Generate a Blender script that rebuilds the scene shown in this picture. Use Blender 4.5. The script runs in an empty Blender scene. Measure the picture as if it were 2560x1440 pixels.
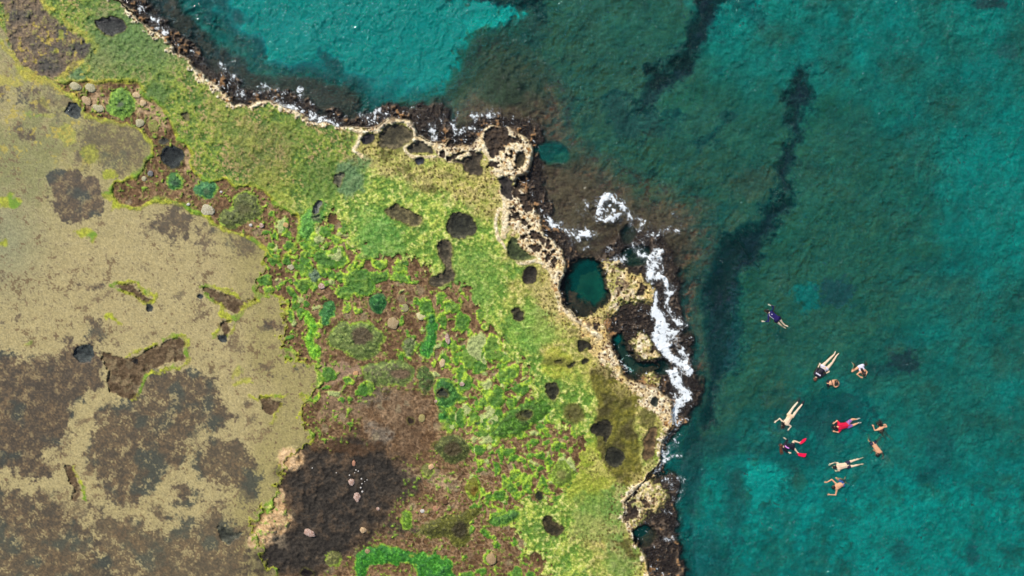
import bpy, math, random
import numpy as np
from mathutils import Vector, Matrix

# ------------------------------------------------------------------ camera, sky, sun, exposure
SC = bpy.context.scene
S = 0.022                 # metres per photograph pixel at sea level
CAM_H = 37.5
cam_d = bpy.data.cameras.new("camera"); cam_d.sensor_width = 36.0
cam_d.lens = 36.0 * CAM_H / (2560 * S); cam_d.clip_end = 3000
cam = bpy.data.objects.new("camera", cam_d); SC.collection.objects.link(cam)
cam.location = (0, 0, CAM_H); cam.rotation_euler = (0, 0, 0); SC.camera = cam

SUN_ELEV = math.radians(46); SUN_AZ = math.radians(128)       # azimuth of the sun, counter-clockwise from +X (upper left in view)
w = bpy.data.worlds.new("World"); SC.world = w; w.use_nodes = True
sky = w.node_tree.nodes.new("ShaderNodeTexSky"); sky.sky_type = 'NISHITA'; sky.sun_disc = False
sky.sun_elevation = SUN_ELEV; sky.sun_rotation = math.radians(90) - SUN_AZ
bg = w.node_tree.nodes["Background"]; bg.inputs[1].default_value = 0.10
w.node_tree.links.new(sky.outputs[0], bg.inputs[0])
sun_d = bpy.data.lights.new("sun", 'SUN'); sun_d.energy = 3.8; sun_d.angle = math.radians(0.5); sun_d.color = (1.0, 0.95, 0.88)
sun = bpy.data.objects.new("sun", sun_d); SC.collection.objects.link(sun)
sdir = Vector((math.cos(SUN_AZ) * math.cos(SUN_ELEV), math.sin(SUN_AZ) * math.cos(SUN_ELEV), math.sin(SUN_ELEV)))
sun.rotation_euler = sdir.to_track_quat('Z', 'Y').to_euler(); sun.location = sdir * 60
SC.view_settings.view_transform = 'Standard'; SC.view_settings.look = 'None'
SC.view_settings.exposure = 0.0; SC.view_settings.gamma = 1.0

random.seed(7)
COL = SC.collection
def world_xy(px, py, z=0.0):
    """ground point at height z that the image shows at pixel (px, py)"""
    k = S * (CAM_H - z) / CAM_H  # image pixel offset is scaled about the camera according to height z
    return (px - 1280) * k, (720 - py) * k
def tag(o, label=None, cat=None, group=None, kind=None):
    if label: o["label"] = label
    if cat: o["category"] = cat
    if group: o["group"] = group
    if kind: o["kind"] = kind
    return o

# ------------------------------------------------------------------ noise and outline tools (numpy)
def lin(c):
    c = np.asarray(c, dtype=np.float32)
    return np.where(c <= 0.04045, c / 12.92, ((np.clip(c, 0, 1) + 0.055) / 1.055) ** 2.4).astype(np.float32)
def c8(r, g, b): return np.array([r, g, b], dtype=np.float32) / 255.0
def sst(x, a, b):
    t = np.clip((x - a) / (b - a), 0, 1); return t * t * (3 - 2 * t)
_tab = np.random.RandomState(3).uniform(-1, 1, (512, 512)).astype(np.float32)
def vnoise(x, y, seed=0):
    ox, oy = (seed * 37) % 511, (seed * 91 + 17) % 509
    fx, fy = np.floor(x), np.floor(y)
    tx = (x - fx).astype(np.float32); ty = (y - fy).astype(np.float32)
    ix = (fx.astype(np.int32) + ox) & 511; iy = (fy.astype(np.int32) + oy) & 511
    jx = (ix + 1) & 511; jy = (iy + 1) & 511
    tx = tx * tx * (3 - 2 * tx); ty = ty * ty * (3 - 2 * ty)
    a = _tab[iy, ix]; b = _tab[iy, jx]; c = _tab[jy, ix]; d = _tab[jy, jx]
    return (a + (b - a) * tx) * (1 - ty) + (c + (d - c) * tx) * ty
def fbm(x, y, scale, octv=3, seed=0, gain=0.5):
    s = 0; amp = 1.0; tot = 0; ca, sa = math.cos(0.6), math.sin(0.6)
    x = x / scale; y = y / scale
    for o in range(octv):
        s = s + amp * vnoise(x, y, seed * 5 + o); tot += amp; amp *= gain
        x, y = (ca * x - sa * y) * 2.03 + 5.1, (sa * x + ca * y) * 2.03 + 9.7
    return s / tot * 1.4
def ridged(x, y, scale, octv=3, seed=0, gain=0.55):
    s = 0; amp = 1.0; tot = 0; ca, sa = math.cos(0.9), math.sin(0.9)
    x = x / scale; y = y / scale
    for o in range(octv):
        s = s + amp * (1 - np.abs(vnoise(x, y, seed * 7 + o)) * 2); tot += amp; amp *= gain
        x, y = (ca * x - sa * y) * 2.1 + 3.3, (sa * x + ca * y) * 2.1 + 1.9
    return s / tot
def cells(x, y, scale, seed=0, jit=0.9):
    """distance to nearest and second nearest cell point, and a random value per cell"""
    x = x / scale; y = y / scale; fx = np.floor(x); fy = np.floor(y)
    d1 = np.full(x.shape, 9, np.float32); d2 = d1.copy(); idv = np.zeros(x.shape, np.float32)
    for j in (-1, 0, 1):
        for i in (-1, 0, 1):
            cx = fx + i; cy = fy + j
            ix = (cx.astype(np.int32) + seed * 13) & 511; iy = (cy.astype(np.int32) + seed * 29) & 511
            rx = _tab[iy, ix]; ry = _tab[ix, iy]
            d = np.hypot(cx + 0.5 + rx * 0.5 * jit - x, cy + 0.5 + ry * 0.5 * jit - y).astype(np.float32)
            m = d < d1
            d2 = np.where(m, d1, np.minimum(d2, d)); idv = np.where(m, _tab[(iy + 7) & 511, (ix + 3) & 511], idv); d1 = np.where(m, d, d1)
    return d1, d2, idv

def catmull(pts, n=4, closed=True):
    out = []; m = len(pts)
    rng = range(m) if closed else range(m - 1)
    for i in rng:
        if closed: p0, p1, p2, p3 = pts[i - 1], pts[i], pts[(i + 1) % m], pts[(i + 2) % m]
        else: p0, p1, p2, p3 = pts[max(i - 1, 0)], pts[i], pts[i + 1], pts[min(i + 2, m - 1)]
        if math.hypot(p1[0] - p2[0], p1[1] - p2[1]) > 160 or max(abs(v) for q in (p0, p3) for v in q) > 3000: out.append(tuple(p1)); continue
        for k in range(n):
            t = k / n
            out.append(tuple(0.5 * (2 * p1[a] + (p2[a] - p0[a]) * t + (2 * p0[a] - 5 * p1[a] + 4 * p2[a] - p3[a]) * t * t + (3 * p1[a] - p0[a] - 3 * p2[a] + p3[a]) * t ** 3) for a in range(len(p1))))
    if not closed: out.append(tuple(pts[-1]))
    return out
def ell(cx, cy, rx, ry, rot=0, n=14):
    r = math.radians(rot); o = []
    for i in range(n):
        a = 2 * math.pi * i / n; x, y = rx * math.cos(a), ry * math.sin(a)
        o.append((cx + x * math.cos(r) - y * math.sin(r), cy + x * math.sin(r) + y * math.cos(r)))
    return o

# image pixel grid: fine inside the photographed area, stretching out to the horizon
def axis(n, margin, step, far):
    core = list(np.arange(-margin, n + margin + 0.1, step)); d = step; hi = core[-1]; lo = core[0]; a = []; b = []
    while hi < n + far:
        d *= 1.13; hi += d; lo -= d; a.append(hi); b.append(lo)
    return np.array(b[::-1] + core + a, dtype=np.float32)
GS = 2.0
gx = axis(2560, 100, GS, 60000); gy = axis(1440, 100, GS, 60000)
NX, NY = len(gx), len(gy)
X, Y = np.meshgrid(gx, gy)
print("grid", NX, NY)
n200 = fbm(X, Y, 200, 3, 1); n90 = fbm(X, Y, 90, 3, 2); n40 = fbm(X, Y, 40, 3, 3); n16 = fbm(X, Y, 16, 3, 4)
n7 = fbm(X, Y, 7, 2, 5); n3 = fbm(X, Y, 3.2, 1, 6); m40 = fbm(X, Y, 44, 3, 8); m16 = fbm(X, Y, 17, 3, 9); m7 = fbm(X, Y, 6, 2, 10)
WX = X + 7 * fbm(X, Y, 34, 3, 21); WY = Y + 7 * fbm(X, Y, 34, 3, 22)
def _slice(pts, mar):
    xs = [p[0] for p in pts]; ys = [p[1] for p in pts]
    i0 = np.searchsorted(gx, min(xs) - mar); i1 = np.searchsorted(gx, max(xs) + mar); j0 = np.searchsorted(gy, min(ys) - mar); j1 = np.searchsorted(gy, max(ys) + mar)
    return slice(j0, j1), slice(i0, i1)
def sd(pts, warp=1.0, mar=60, smooth=True, n=3):
    """signed distance (px) to a smoothed outline, negative inside; 999 far away"""
    P = catmull(pts, n) if smooth else pts
    sl = _slice(P, mar); out = np.full(X.shape, 999, np.float32)
    x = X[sl] + (WX[sl] - X[sl]) * warp; y = Y[sl] + (WY[sl] - Y[sl]) * warp
    d = np.full(x.shape, 1e9, np.float32); inside = np.zeros(x.shape, bool)
    for i in range(len(P)):
        ax, ay = P[i - 1]; bx, by = P[i]; ex, ey = bx - ax, by - ay; L = ex * ex + ey * ey + 1e-6
        t = np.clip(((x - ax) * ex + (y - ay) * ey) / L, 0, 1)
        d = np.minimum(d, (x - ax - t * ex) ** 2 + (y - ay - t * ey) ** 2)
        if abs(ey) > 1e-9:
            c = ((ay > y) != (by > y)) & (x < ex * (y - ay) / ey + ax); inside ^= c
    d = np.sqrt(d); out[sl] = np.where(inside, -d, d); return out
def sdline(pts, mar=60, warp=1.0, smooth=True):
    """distance to an open line whose points carry a half width: (x, y, w); negative inside"""
    P = catmull(pts, 4, False) if smooth else pts
    sl = _slice(P, mar); out = np.full(X.shape, 999, np.float32)
    x = X[sl] + (WX[sl] - X[sl]) * warp; y = Y[sl] + (WY[sl] - Y[sl]) * warp; d = np.full(x.shape, 999, np.float32)
    for i in range(1, len(P)):
        ax, ay, aw = P[i - 1]; bx, by, bw = P[i]; ex, ey = bx - ax, by - ay; L = ex * ex + ey * ey + 1e-6
        t = np.clip(((x - ax) * ex + (y - ay) * ey) / L, 0, 1)
        d = np.minimum(d, np.hypot(x - ax - t * ex, y - ay - t * ey) - (aw + (bw - aw) * t))
    out[sl] = d; return out
def union(*a):
    r = a[0]
    for b in a[1:]: r = np.minimum(r, b)
    return r
# ------------------------------------------------------------------ traced outlines in photograph pixels
COAST = [(-40000,-30000),(-200,-330),(60,-150),(215,-60),(290,3),(333,27),(347,50),(373,73),(413,100),(443,133),(467,150),(510,190),(547,217),(573,247),(587,262),(633,262),(673,255),(717,267),(750,287),(783,300),(827,310),(873,320),(907,322),(947,310),(973,295),(1007,297),(1037,310),(1047,337),(1080,357),(1107,353),(1123,347),(1140,363),(1180,357),(1207,333),(1220,310),(1257,317),(1290,328),(1325,350),(1330,400),(1318,430),(1290,440),(1285,470),(1310,480),(1323,507),(1350,547),(1360,590),(1393,613),(1413,647),(1410,680),(1397,713),(1404,757),(1430,790),(1450,810),(1480,815),(1513,810),(1523,847),(1527,880),(1547,907),(1563,937),(1593,957),(1620,963),(1647,977),(1677,1000),(1684,1035),(1682,1063),(1663,1087),(1653,1127),(1650,1160),(1630,1187),(1600,1215),(1580,1237),(1567,1270),(1563,1300),(1583,1320),(1587,1353),(1607,1387),(1627,1433),(1650,1520),(1720,1700),(2000,2100),(9000,30000),(-40000,30000)]
PROM = [(1425,780),(1450,793),(1475,780),(1500,765),(1520,757),(1519,720),(1513,680),(1495,660),(1505,645),(1530,645),(1555,670),(1590,690),(1632,707),(1636,747),(1607,760),(1557,762),(1537,777),(1520,800),(1525,840),(1500,850),(1460,830)]
PALE_SW = [(1580,1237),(1600,1212),(1625,1205),(1655,1215),(1668,1240),(1650,1265),(1625,1280),(1610,1300),(1585,1318),(1562,1298),(1565,1265)]
PALE_C = [(1590,850),(1610,840),(1625,865),(1650,880),(1640,895),(1600,898),(1588,880)]
PALE_D = [(1600,945),(1625,930),(1645,945),(1640,965),(1610,965)]
SAND = [(-40000,60),(-60,60),(0,60),(30,150),(80,190),(140,212),(200,268),(250,300),(340,310),(378,340),(385,385),(345,440),(285,460),(285,495),(340,520),(400,500),(450,510),(540,570),(640,590),(695,635),(655,700),(720,760),(715,880),(790,910),(772,1000),(760,1060),(790,1110),(730,1140),(710,1200),(660,1280),(640,1340),(700,1440),(720,1700),(600,30000),(-40000,30000)]
BROWN_A = [(140,210),(170,206),(200,200),(260,208),(320,200),(345,210),(365,245),(400,258),(420,300),(440,345),(470,368),(478,410),(490,440),(525,455),(560,448),(585,470),(650,468),(690,515),(740,540),(745,600),(700,650),(660,615),(620,585),(570,572),(540,562),(480,520),(440,503),(400,496),(340,518),(285,492),(290,455),(340,440),(365,405),(383,380),(375,345),(330,312),(280,303),(245,298),(205,275),(188,240),(150,222)]
BROWN_B = [(690,560),(740,545),(760,560),(800,560),(830,535),(850,545),(860,590),(905,640),(960,640),(1000,655),(1050,650),(1075,690),(1120,720),(1180,730),(1215,790),(1245,860),(1285,900),(1330,960),(1350,1040),(1420,1060),(1450,1110),(1440,1180),(1400,1240),(1320,1260),(1290,1290),(1320,1370),(1400,1450),(1430,1560),(1700,30000),(740,30000),(720,1560),(700,1440),(640,1340),(645,1290),(700,1200),(725,1140),(790,1115),(765,1060),(765,1000),(795,920),(718,885),(718,790),(690,740),(645,740),(650,690)]
BLACK = [(735,1145),(790,1130),(840,1140),(900,1115),(960,1135),(1005,1180),(990,1230),(965,1290),(900,1350),(860,1390),(790,1440),(700,1430),(640,1400),(670,1350),(722,1310),(715,1240),(700,1200)]
OLIVE = [(1478,925),(1520,918),(1560,940),(1600,975),(1618,1000),(1592,1020),(1588,1060),(1600,1100),(1605,1150),(1600,1190),(1565,1215),(1540,1200),(1510,1160),(1490,1110),(1482,1060),(1490,1000),(1475,960)]
TANUP = [(10,-60),(90,-60),(100,-10),(135,45),(195,85),(228,112),(222,140),(190,165),(165,190),(135,195),(90,192),(55,172),(30,130),(12,60)]
PALE_GREENS = [(250,160,90,50),(600,290,30,20)]
DARKS = [ # dark encrusted patches on the sand flats: outline, strength, feather
 ([(120,440),(150,425),(200,430),(240,450),(255,490),(250,540),(215,550),(180,565),(150,545),(125,510)],1.0,5),
 (ell(292,368,92,62,25),0.55,28),(ell(432,552,48,40,10),0.8,18),(ell(512,590,20,26,0),0.7,14),(ell(607,612,42,24,0),0.6,14),(ell(370,575,16,16),0.6,10),
 ([(-60,870),(0,885),(60,890),(110,890),(150,885),(180,852),(240,860),(258,930),(240,972),(190,1010),(180,1060),(165,1100),(95,1130),(130,1185),(60,1200),(20,1170),(-60,1160)],0.95,12),
 ([(345,965),(400,920),(470,930),(530,950),(560,1000),(588,1040),(570,1070),(500,1080),(470,1115),(450,1160),(410,1170),(400,1200),(370,1232),(325,1262),(270,1250),(240,1190),(215,1150),(235,1080),(250,1030),(300,1000)],0.85,12),
 ([(510,1100),(560,1095),(620,1120),(645,1180),(640,1240),(570,1225),(500,1200),(495,1150)],0.8,12),
 (ell(465,1225,35,15,10),0.8,10),(ell(462,1255,30,12,5),0.8,10),(ell(400,1282,28,12,15),0.7,10),(ell(235,1270,20,14),0.6,12),
 ([(240,1290),(330,1300),(420,1330),(455,1290),(520,1300),(545,1262),(580,1300),(625,1330),(620,1500),(450,1500),(300,1450),(255,1420),(240,1340)],0.75,14),
 ([(-60,1225),(60,1235),(120,1240),(190,1300),(245,1360),(275,1440),(280,1520),(-60,1520)],0.8,14),
 ([(-60,1190),(60,1250),(200,1240),(220,1300),(100,1330),(-60,1300)],0.45,20),
 (ell(238,830,26,20,60),0.8,8),(ell(232,800,20,10,40),0.7,8),(ell(210,713,26,8,20),0.7,7),(ell(250,716,20,10),0.8,7),(ell(45,790,20,7,-50),0.7,7),(ell(0,690,10,16),0.7,6),
 (ell(8,235,20,18),0.75,10),(ell(62,330,24,16,20),0.8,8),(ell(75,240,22,22),0.7,12),(ell(95,268,30,18,30),0.6,14),(ell(130,250,60,40,0),0.35,30),(ell(205,395,26,20,40),0.5,12),(ell(630,700,14,9),0.5,10),
 (ell(685,812,22,12,10),0.9,6),(ell(748,915,12,9),0.8,6),(ell(668,912,9,9),0.7,6),(ell(778,905,10,6),0.7,5),(ell(680,940,4,5),0.7,5),(ell(620,1015,10,7),0.7,5)]
OLIVES = [(ell(1435,1035,30,26,20),0.9),(ell(1620,1040,22,36,10),0.8),([(1608,1100),(1622,1070),(1640,1068),(1642,1100),(1634,1150),(1612,1155)],0.7),([(1500,1340),(1540,1350),(1570,1345),(1585,1380),(1600,1395),(1575,1395),(1550,1370)],0.9),
 (ell(990,350,56,34),0.5),(ell(1070,470,22,14),0.7),(ell(1030,446,16,12),0.7),(ell(960,390,18,16),0.7),(ell(1005,420,18,14),0.7),(ell(1125,440,14,12),0.6),(ell(1430,830,18,10),0.5),(ell(1395,905,40,14),0.6),(ell(1465,860,30,18),0.5),(ell(1640,1180,18,12),0.4),(ell(1225,540,18,10),0.5),(ell(1385,690,14,8),0.5)]
YELLOWS = [(ell(25,503,34,14,5),.9),(ell(5,607,16,7),.9),(ell(215,590,26,9,18),.9),(ell(270,435,14,14),.9),(ell(270,490,14,8),.8),(ell(278,797,18,5,15),1.),(ell(295,510,16,9),1.),(ell(75,190,50,12,20),.7),(ell(20,200,40,10,10),.6),(ell(20,40,8,16),.7),(ell(138,132,9,6),.9),(ell(154,88,7,9),.8),
 (ell(95,290,40,6,10),.45),(ell(170,340,26,20,40),.45),(ell(225,390,24,20,50),.6),(ell(110,258,30,8,60),.4),(ell(600,925,10,14),.4),(ell(610,960,18,5),.6),(ell(66,853,7,7),.4)]
# rims of yellow weed along terrace lips: open lines with half width
RIMS = [[(0,108,5),(30,140,6),(50,178,6),(85,192,6),(120,208,7),(140,208,5),(165,185,6),(185,160,6),(205,150,5)],[(160,45,4),(185,72,6),(215,88,6),(232,110,7),(240,130,6)],[(125,-20,3),(110,10,4),(140,28,4)],
 [(210,215,5),(240,205,4),(290,202,5),(340,200,5)],
 [(280,710,3),(310,702,4),(340,707,4),(345,722,4),(385,735,4),(390,742,4),(375,758,4),(345,745,3),(310,727,3),(282,711,3)],
 [(405,850,3),(430,838,5),(462,842,5),(472,860,5),(465,880,5),(470,900,5),(455,912,4),(420,918,4),(400,930,4),(370,940,4),(350,985,4),(330,1000,3)],[(310,890,2),(345,880,3),(385,860,4)],
 [(495,715,4),(520,710,5),(545,720,5),(580,735,5),(600,748,4)],[(512,735,3),(535,752,4),(555,765,4),(560,785,8),(580,790,9),(600,780,6),(612,765,6),(640,750,7),(640,715,6)],[(600,775,4),(588,805,4),(570,838,3)],[(535,838,4),(548,828,4),(550,815,3)],
 [(625,990,3),(640,1000,4),(680,990,3),(710,995,4),(720,990,3)],[(705,1010,3),(690,1040,3),(680,1060,3)],[(188,1170,2),(205,1210,4),(210,1250,3)]]
PITS = [([(250,705),(265,705),(280,708),(330,725),(370,748),(385,755),(360,752),(330,742),(300,722)],),]
PITBROWN = [[(287,712),(310,708),(335,712),(340,728),(380,745),(375,755),(345,742),(305,722)],[(255,880),(310,893),(350,888),(400,860),(435,845),(462,850),(460,885),(465,900),(420,905),(380,930),(350,970),(330,995),(300,990),(270,960),(280,930),(260,910)],
 [(505,715),(545,728),(580,742),(605,748),(630,750),(600,775),(570,775),(535,750),(512,735)],[(160,1170),(185,1175),(195,1200),(198,1240),(185,1250),(178,1215),(165,1190)],[(650,997),(700,1003),(705,1015),(690,1035),(665,1030),(650,1010)],[(560,810),(572,800),(570,835),(560,835)]]
# pools: name of look, outline, depth, floor colour
POOLS = [
 ("kidney shaped dark pool with rippled surface near the top left rim", ell(277,63,39,24,5),.35,(58,58,56)),
 ("round dark pool on the brown terrace below the flat weedy basin", ell(432,394,27,26,0),.4,(45,48,47)),
 ("round slate dark hole pool in the weedy flat left of the round green pool", ell(182,278,20,19),.35,(60,64,62)),
 ("large round charcoal pool set alone in bright yellow green algae", ell(1152,566,34,32),.4,(60,58,46)),
 ("crooked narrow dark pool hanging below the large round charcoal pool", [(1100,605),(1125,602),(1133,625),(1128,660),(1136,690),(1117,712),(1080,708),(1078,696),(1105,682),(1112,662),(1100,640)],.3,(82,74,58)),
 ("peanut shaped grey brown pool in bright green algae", [(966,525),(985,512),(1005,520),(1028,529),(1057,542),(1052,562),(1032,566),(1005,550),(980,542)],.25,(98,90,62)),
 ("olive wedge shaped pool framed by pale pitted rock", [(1268,628),(1280,595),(1296,600),(1314,632),(1333,641),(1325,650),(1275,646)],.4,(74,82,50)),
 ("small oval dark pool just inside the pale rock rim", ell(1323,690,17,22,0),.4,(52,46,38)),
 ("small round black pool with dark halo on yellow green algae", ell(1292,788,13,14),.35,(58,54,40)),
 ("small crescent black pool in yellow algae by the pale rim", [(1444,858),(1452,852),(1472,855),(1475,870),(1462,866),(1450,875),(1443,868)],.35,(52,48,36)),
 ("dark pool shaped like a drop in green algae left of the olive flat", [(1368,975),(1372,960),(1388,955),(1394,972),(1400,985),(1385,1005),(1372,992)],.35,(54,52,38)),
 ("dark boot shaped pool in the olive flat", [(1477,1066),(1500,1057),(1520,1051),(1534,1066),(1532,1080),(1522,1090),(1516,1108),(1506,1092),(1480,1086)],.35,(52,48,36)),
 ("round blackish pool with soft edges at the foot of the olive flat", ell(1538,1142,24,25,20),.35,(56,54,42)),
 ("square cornered dark brown pool in pale green algae near the bottom", [(1355,1295),(1375,1289),(1384,1303),(1400,1306),(1409,1325),(1392,1336),(1370,1333),(1358,1315)],.4,(66,58,40)),
 ("small oval dark pool inside the long green algae lens", ell(1318,1035,15,10,-8),.3,(62,62,42)),
 ("small star shaped black pool ringed by green algae above the square pool", ell(1350,1238,10,11),.35,(46,48,34)),
 ("big dark basin pool enclosed by a pale rock loop at the shore bend", [(948,350),(956,325),(975,308),(1000,310),(1030,325),(1033,345),(1012,355),(1000,370),(982,374),(965,366),(946,366)],.3,(88,80,60)),
 ("dark triangular pool right of the big basin pool", [(1021,362),(1045,350),(1062,357),(1080,381),(1055,378),(1024,378)],.3,(74,68,54)),
 ("ragged dark pool beneath the white branching rock ridge", [(1137,402),(1160,397),(1188,380),(1206,382),(1202,405),(1208,425),(1196,437),(1168,430),(1156,412)],.35,(78,68,54)),
 ("dark blocky pool behind the orange brown knob of shore rock", [(908,345),(925,335),(937,338),(935,352),(915,358)],.3,(54,50,50)),
 ("small square blue black pool in the yellow pitted rock", ell(1046,405,9,10,20),.3,(50,52,60)),
 ("upright oval dark pool in the pale rock lobe at the point", ell(1301,402,13,18,10),.35,(62,54,38)),
 ("narrow dark slot pool in the pale rock wall", [(1246,452),(1262,442),(1278,450),(1276,470),(1282,500),(1262,492),(1255,470)],.35,(56,50,46)),
 ("tall brown pool at the shore side of the olive flat", [(1612,1098),(1625,1070),(1640,1070),(1638,1105),(1630,1142),(1610,1148),(1608,1125)],.2,(98,80,56)),
 ("small dark shallow pool on the green meadow between two pale lines", ell(848,446,10,18,20),.2,(96,94,76)),
 ("tiny black pool at the end of the weedy rim fork on the sand flat", ell(556,846,10,9),.3,(54,58,58)),
 ("tiny black pool under the narrow green edged slot on the sand flat", ell(375,768,10,10),.3,(56,58,56)),
 ("tiny black pool left of the green edged brown gully", ell(501,743,8,8),.3,(62,66,66)),
 ("murky blue grey pool at the corner of the dark crust on the sand flat", ell(212,882,24,24,0),.35,(56,60,58)),
 ("triangular blue grey pool in the brown crust near the bottom left", [(548,1328),(560,1315),(590,1330),(605,1335),(580,1350),(568,1365)],.3,(72,72,60)),
 ("small dark pool near the top of the green meadow", ell(465,290,9,11,0),.25,(92,86,58)),
 ("small round dark pool just above the round black pool", ell(411,357,10,8,0),.3,(72,70,60)),
 ("small square black pool on the pale shore rock at the bulge", ell(1640,1007,8,9),.3,(52,56,48)),
 ("small dark pool in the yellow algae left of the pale rim", ell(1463,902,7,6),.3,(46,44,30)),
 ("tiny twisted black pool in yellow algae", [(1420,912),(1430,906),(1438,905),(1432,914),(1424,918)],.3,(52,50,30)),
 ("tiny black pool leftmost of three in yellow algae", ell(1396,906,8,5,0),.25,(68,66,34)),
 ("narrow dark pool at the top of the green ridge in the brown rock", ell(793,520,10,20,35),.25,(86,88,84)),
 ("small black hole pool in the round green pool of the brown rock", ell(1104,983,11,9),.3,(58,60,48)),
 ("small dark hole in the brown gully on the sand flat", ell(337,905,8,8),.5,(30,26,22)),
 ("dark cave hole at the bottom edge of the black rock", ell(765,1434,17,10,10),.5,(28,20,16)),
 ("small black hole in the orange brown rock", ell(1026,1052,8,7),.4,(42,32,24)),
]
LAGOONS = [ # pools level with the sea
 ("large emerald green pool enclosed by pale pitted rock", [(1410,690),(1420,655),(1440,640),(1470,638),(1497,655),(1514,688),(1521,750),(1502,765),(1478,783),(1445,792),(1418,770),(1404,735)],[(1428,690),(1438,665),(1465,650),(1492,662),(1508,695),(1511,735),(1490,754),(1462,750),(1438,735)]),
 ("dark green lagoon behind the pale rock arm with a bright teal end", [(1525,865),(1530,838),(1552,830),(1562,845),(1575,868),(1590,885),(1600,902),(1640,905),(1650,925),(1625,932),(1600,942),(1590,955),(1565,932),(1548,905),(1527,882)],[(1530,855),(1540,835),(1553,834),(1558,850),(1545,865)]),
 ("dark pool with green heart inside the bottom shore rocks", ell(1612,1338,30,32,30),ell(1606,1330,16,16)),
]
MOUNDS = [ # algae covered islands and basins: label, outline, colour a, colour b, rim
 ("round fringed green algae pool bed below two flat grey stones", ell(303,258,33,38,0),(120,160,55),(80,120,50)),
 ("round green algae bed directly under the round black pool", ell(437,453,23,24),(60,120,50),(80,120,70)),
 ("teal green algae bed between brown rock and the green meadow", ell(514,472,28,22,10),(80,140,80),(50,110,70)),
 ("olive lobed algae bed with lime rim beside a flat grey stone", [(545,545),(558,527),(580,520),(584,495),(610,480),(640,482),(656,510),(650,540),(625,548),(585,567),(555,563)],(105,115,55),(95,100,60)),
 ("deep green oval algae bed above the smooth stone", ell(945,758,23,26,20),(45,110,45),(35,90,45)),
 ("leaning deep green algae bed above the largest algae island", ell(817,783,16,30,20),(55,120,50),(80,130,80)),
 ("largest smooth green algae island with brown centre", [(820,838),(845,805),(862,802),(880,808),(915,800),(945,818),(960,845),(945,880),(915,900),(885,895),(850,878),(822,862)],(118,132,66),(98,118,56)),
 ("round green algae bed with a black hole and a pale stone", [(1083,975),(1088,955),(1110,948),(1135,958),(1144,985),(1135,1015),(1112,1026),(1090,1015)],(75,130,50),(50,100,45)),
 ("brown centred round algae island in the cobbled rock", [(1088,1115),(1105,1098),(1130,1088),(1162,1092),(1175,1120),(1163,1150),(1135,1160),(1112,1152),(1095,1130)],(90,95,45),(70,80,40)),
 ("long green algae lens holding a small oval dark pool", [(1223,1088),(1240,1062),(1275,1022),(1325,1005),(1372,1015),(1370,1035),(1340,1060),(1300,1085),(1240,1098)],(80,130,35),(70,95,40)),
 ("dark olive kite shaped algae island near the bottom", [(1035,1335),(1080,1300),(1130,1290),(1180,1275),(1198,1270),(1200,1288),(1178,1310),(1175,1352),(1140,1367),(1110,1342),(1080,1345),(1055,1340)],(110,110,40),(75,75,35)),
 ("small upright lime algae bed left of the kite shaped island", ell(1015,1299,13,23),(110,150,40),(90,120,45)),
 ("green algae crescent at the bottom edge", [(888,1390),(915,1372),(960,1360),(1000,1366),(1030,1385),(1080,1388),(1125,1402),(1132,1440),(1120,1500),(1050,1480),(1035,1415),(980,1408),(930,1408),(908,1440),(890,1470)],(65,140,35),(50,110,50)),
 ("yellow brown oval algae bed among round cobbles", ell(1183,1219,16,25,15),(130,130,40),(100,95,35)),
 ("small olive algae bed touching a beige cobble", ell(1066,1178,17,17),(125,125,65),(110,110,60)),
 ("flat olive algae bed on the black rock near the bottom", ell(832,1398,24,19,-10),(115,115,60),(100,100,60)),
 ("grey green mottled algae bed right of the smooth stone", ell(1023,866,19,25,-10),(120,125,85),(90,115,55)),
 ("misty grey green algae bed left of the bright algae field", ell(786,692,15,20),(110,135,100),(90,110,90)),
 ("snaking lime algae strip left of the largest algae island", [(760,785),(775,782),(785,800),(795,818),(782,845),(788,862),(800,880),(802,895),(780,895),(768,868),(758,850),(768,825)],(130,190,40),(80,150,45)),
 ("upright deep green algae column in the cobbled rock", [(1068,778),(1085,782),(1090,830),(1085,870),(1078,895),(1060,895),(1052,870),(1066,840),(1064,800)],(60,140,40),(60,110,60)),
 ("green ridge of algae with a narrow dark pool on top", [(742,612),(744,585),(750,550),(775,515),(800,498),(815,505),(812,535),(795,560),(775,585),(755,598)],(90,150,60),(120,180,70)),
 ("wide dull green algae smear below the largest island", [(905,920),(940,908),(975,900),(1015,905),(1030,930),(1020,960),(990,965),(940,965),(910,945)],(110,130,60),(110,105,75)),
 ("dark green algae strip at the shoulder of the round algae bed", [(1040,930),(1055,915),(1075,930),(1085,960),(1060,985),(1045,965)],(75,105,45),(90,85,50)),
 ("round olive algae bed in the bright cobbled slope", ell(1405,1185,28,30,10),(125,150,50),(105,125,50)),
 ("small deep green round bed under the round algae bed", ell(1107,1044,11,13),(60,130,45),(45,100,40)),
 ("ragged green algae island left of the square cornered pool", [(1222,1300),(1250,1280),(1290,1272),(1300,1290),(1270,1310),(1240,1312)],(90,140,50),(60,100,45)),
]
# ------------------------------------------------------------------ fields over the image pixel grid: ground colour (sRGB) and height
RGB = np.zeros(X.shape + (3,), np.float32)
def lay(mask, c, sl=None):
    m = mask[..., None]
    RGB[...] = RGB + (np.asarray(c, np.float32) - RGB) * m
def mix(a, b, t): return a + (b - a) * t[..., None]
def blobm(cx, cy, r, ry=None): return np.exp(-(((X - cx) / r) ** 2 + ((Y - cy) / (ry or r)) ** 2))
ones = np.ones(X.shape, np.float32)
cd1, cd2, cid = cells(WX, WY, 17, 1); ce = cd2 - cd1
pd1, pd2, pid = cells(X + 2 * n7, Y + 2 * n3, 8, 2)
sp = 0.35 * n3 + 0.8 * n7                                    # fine speckle

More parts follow.
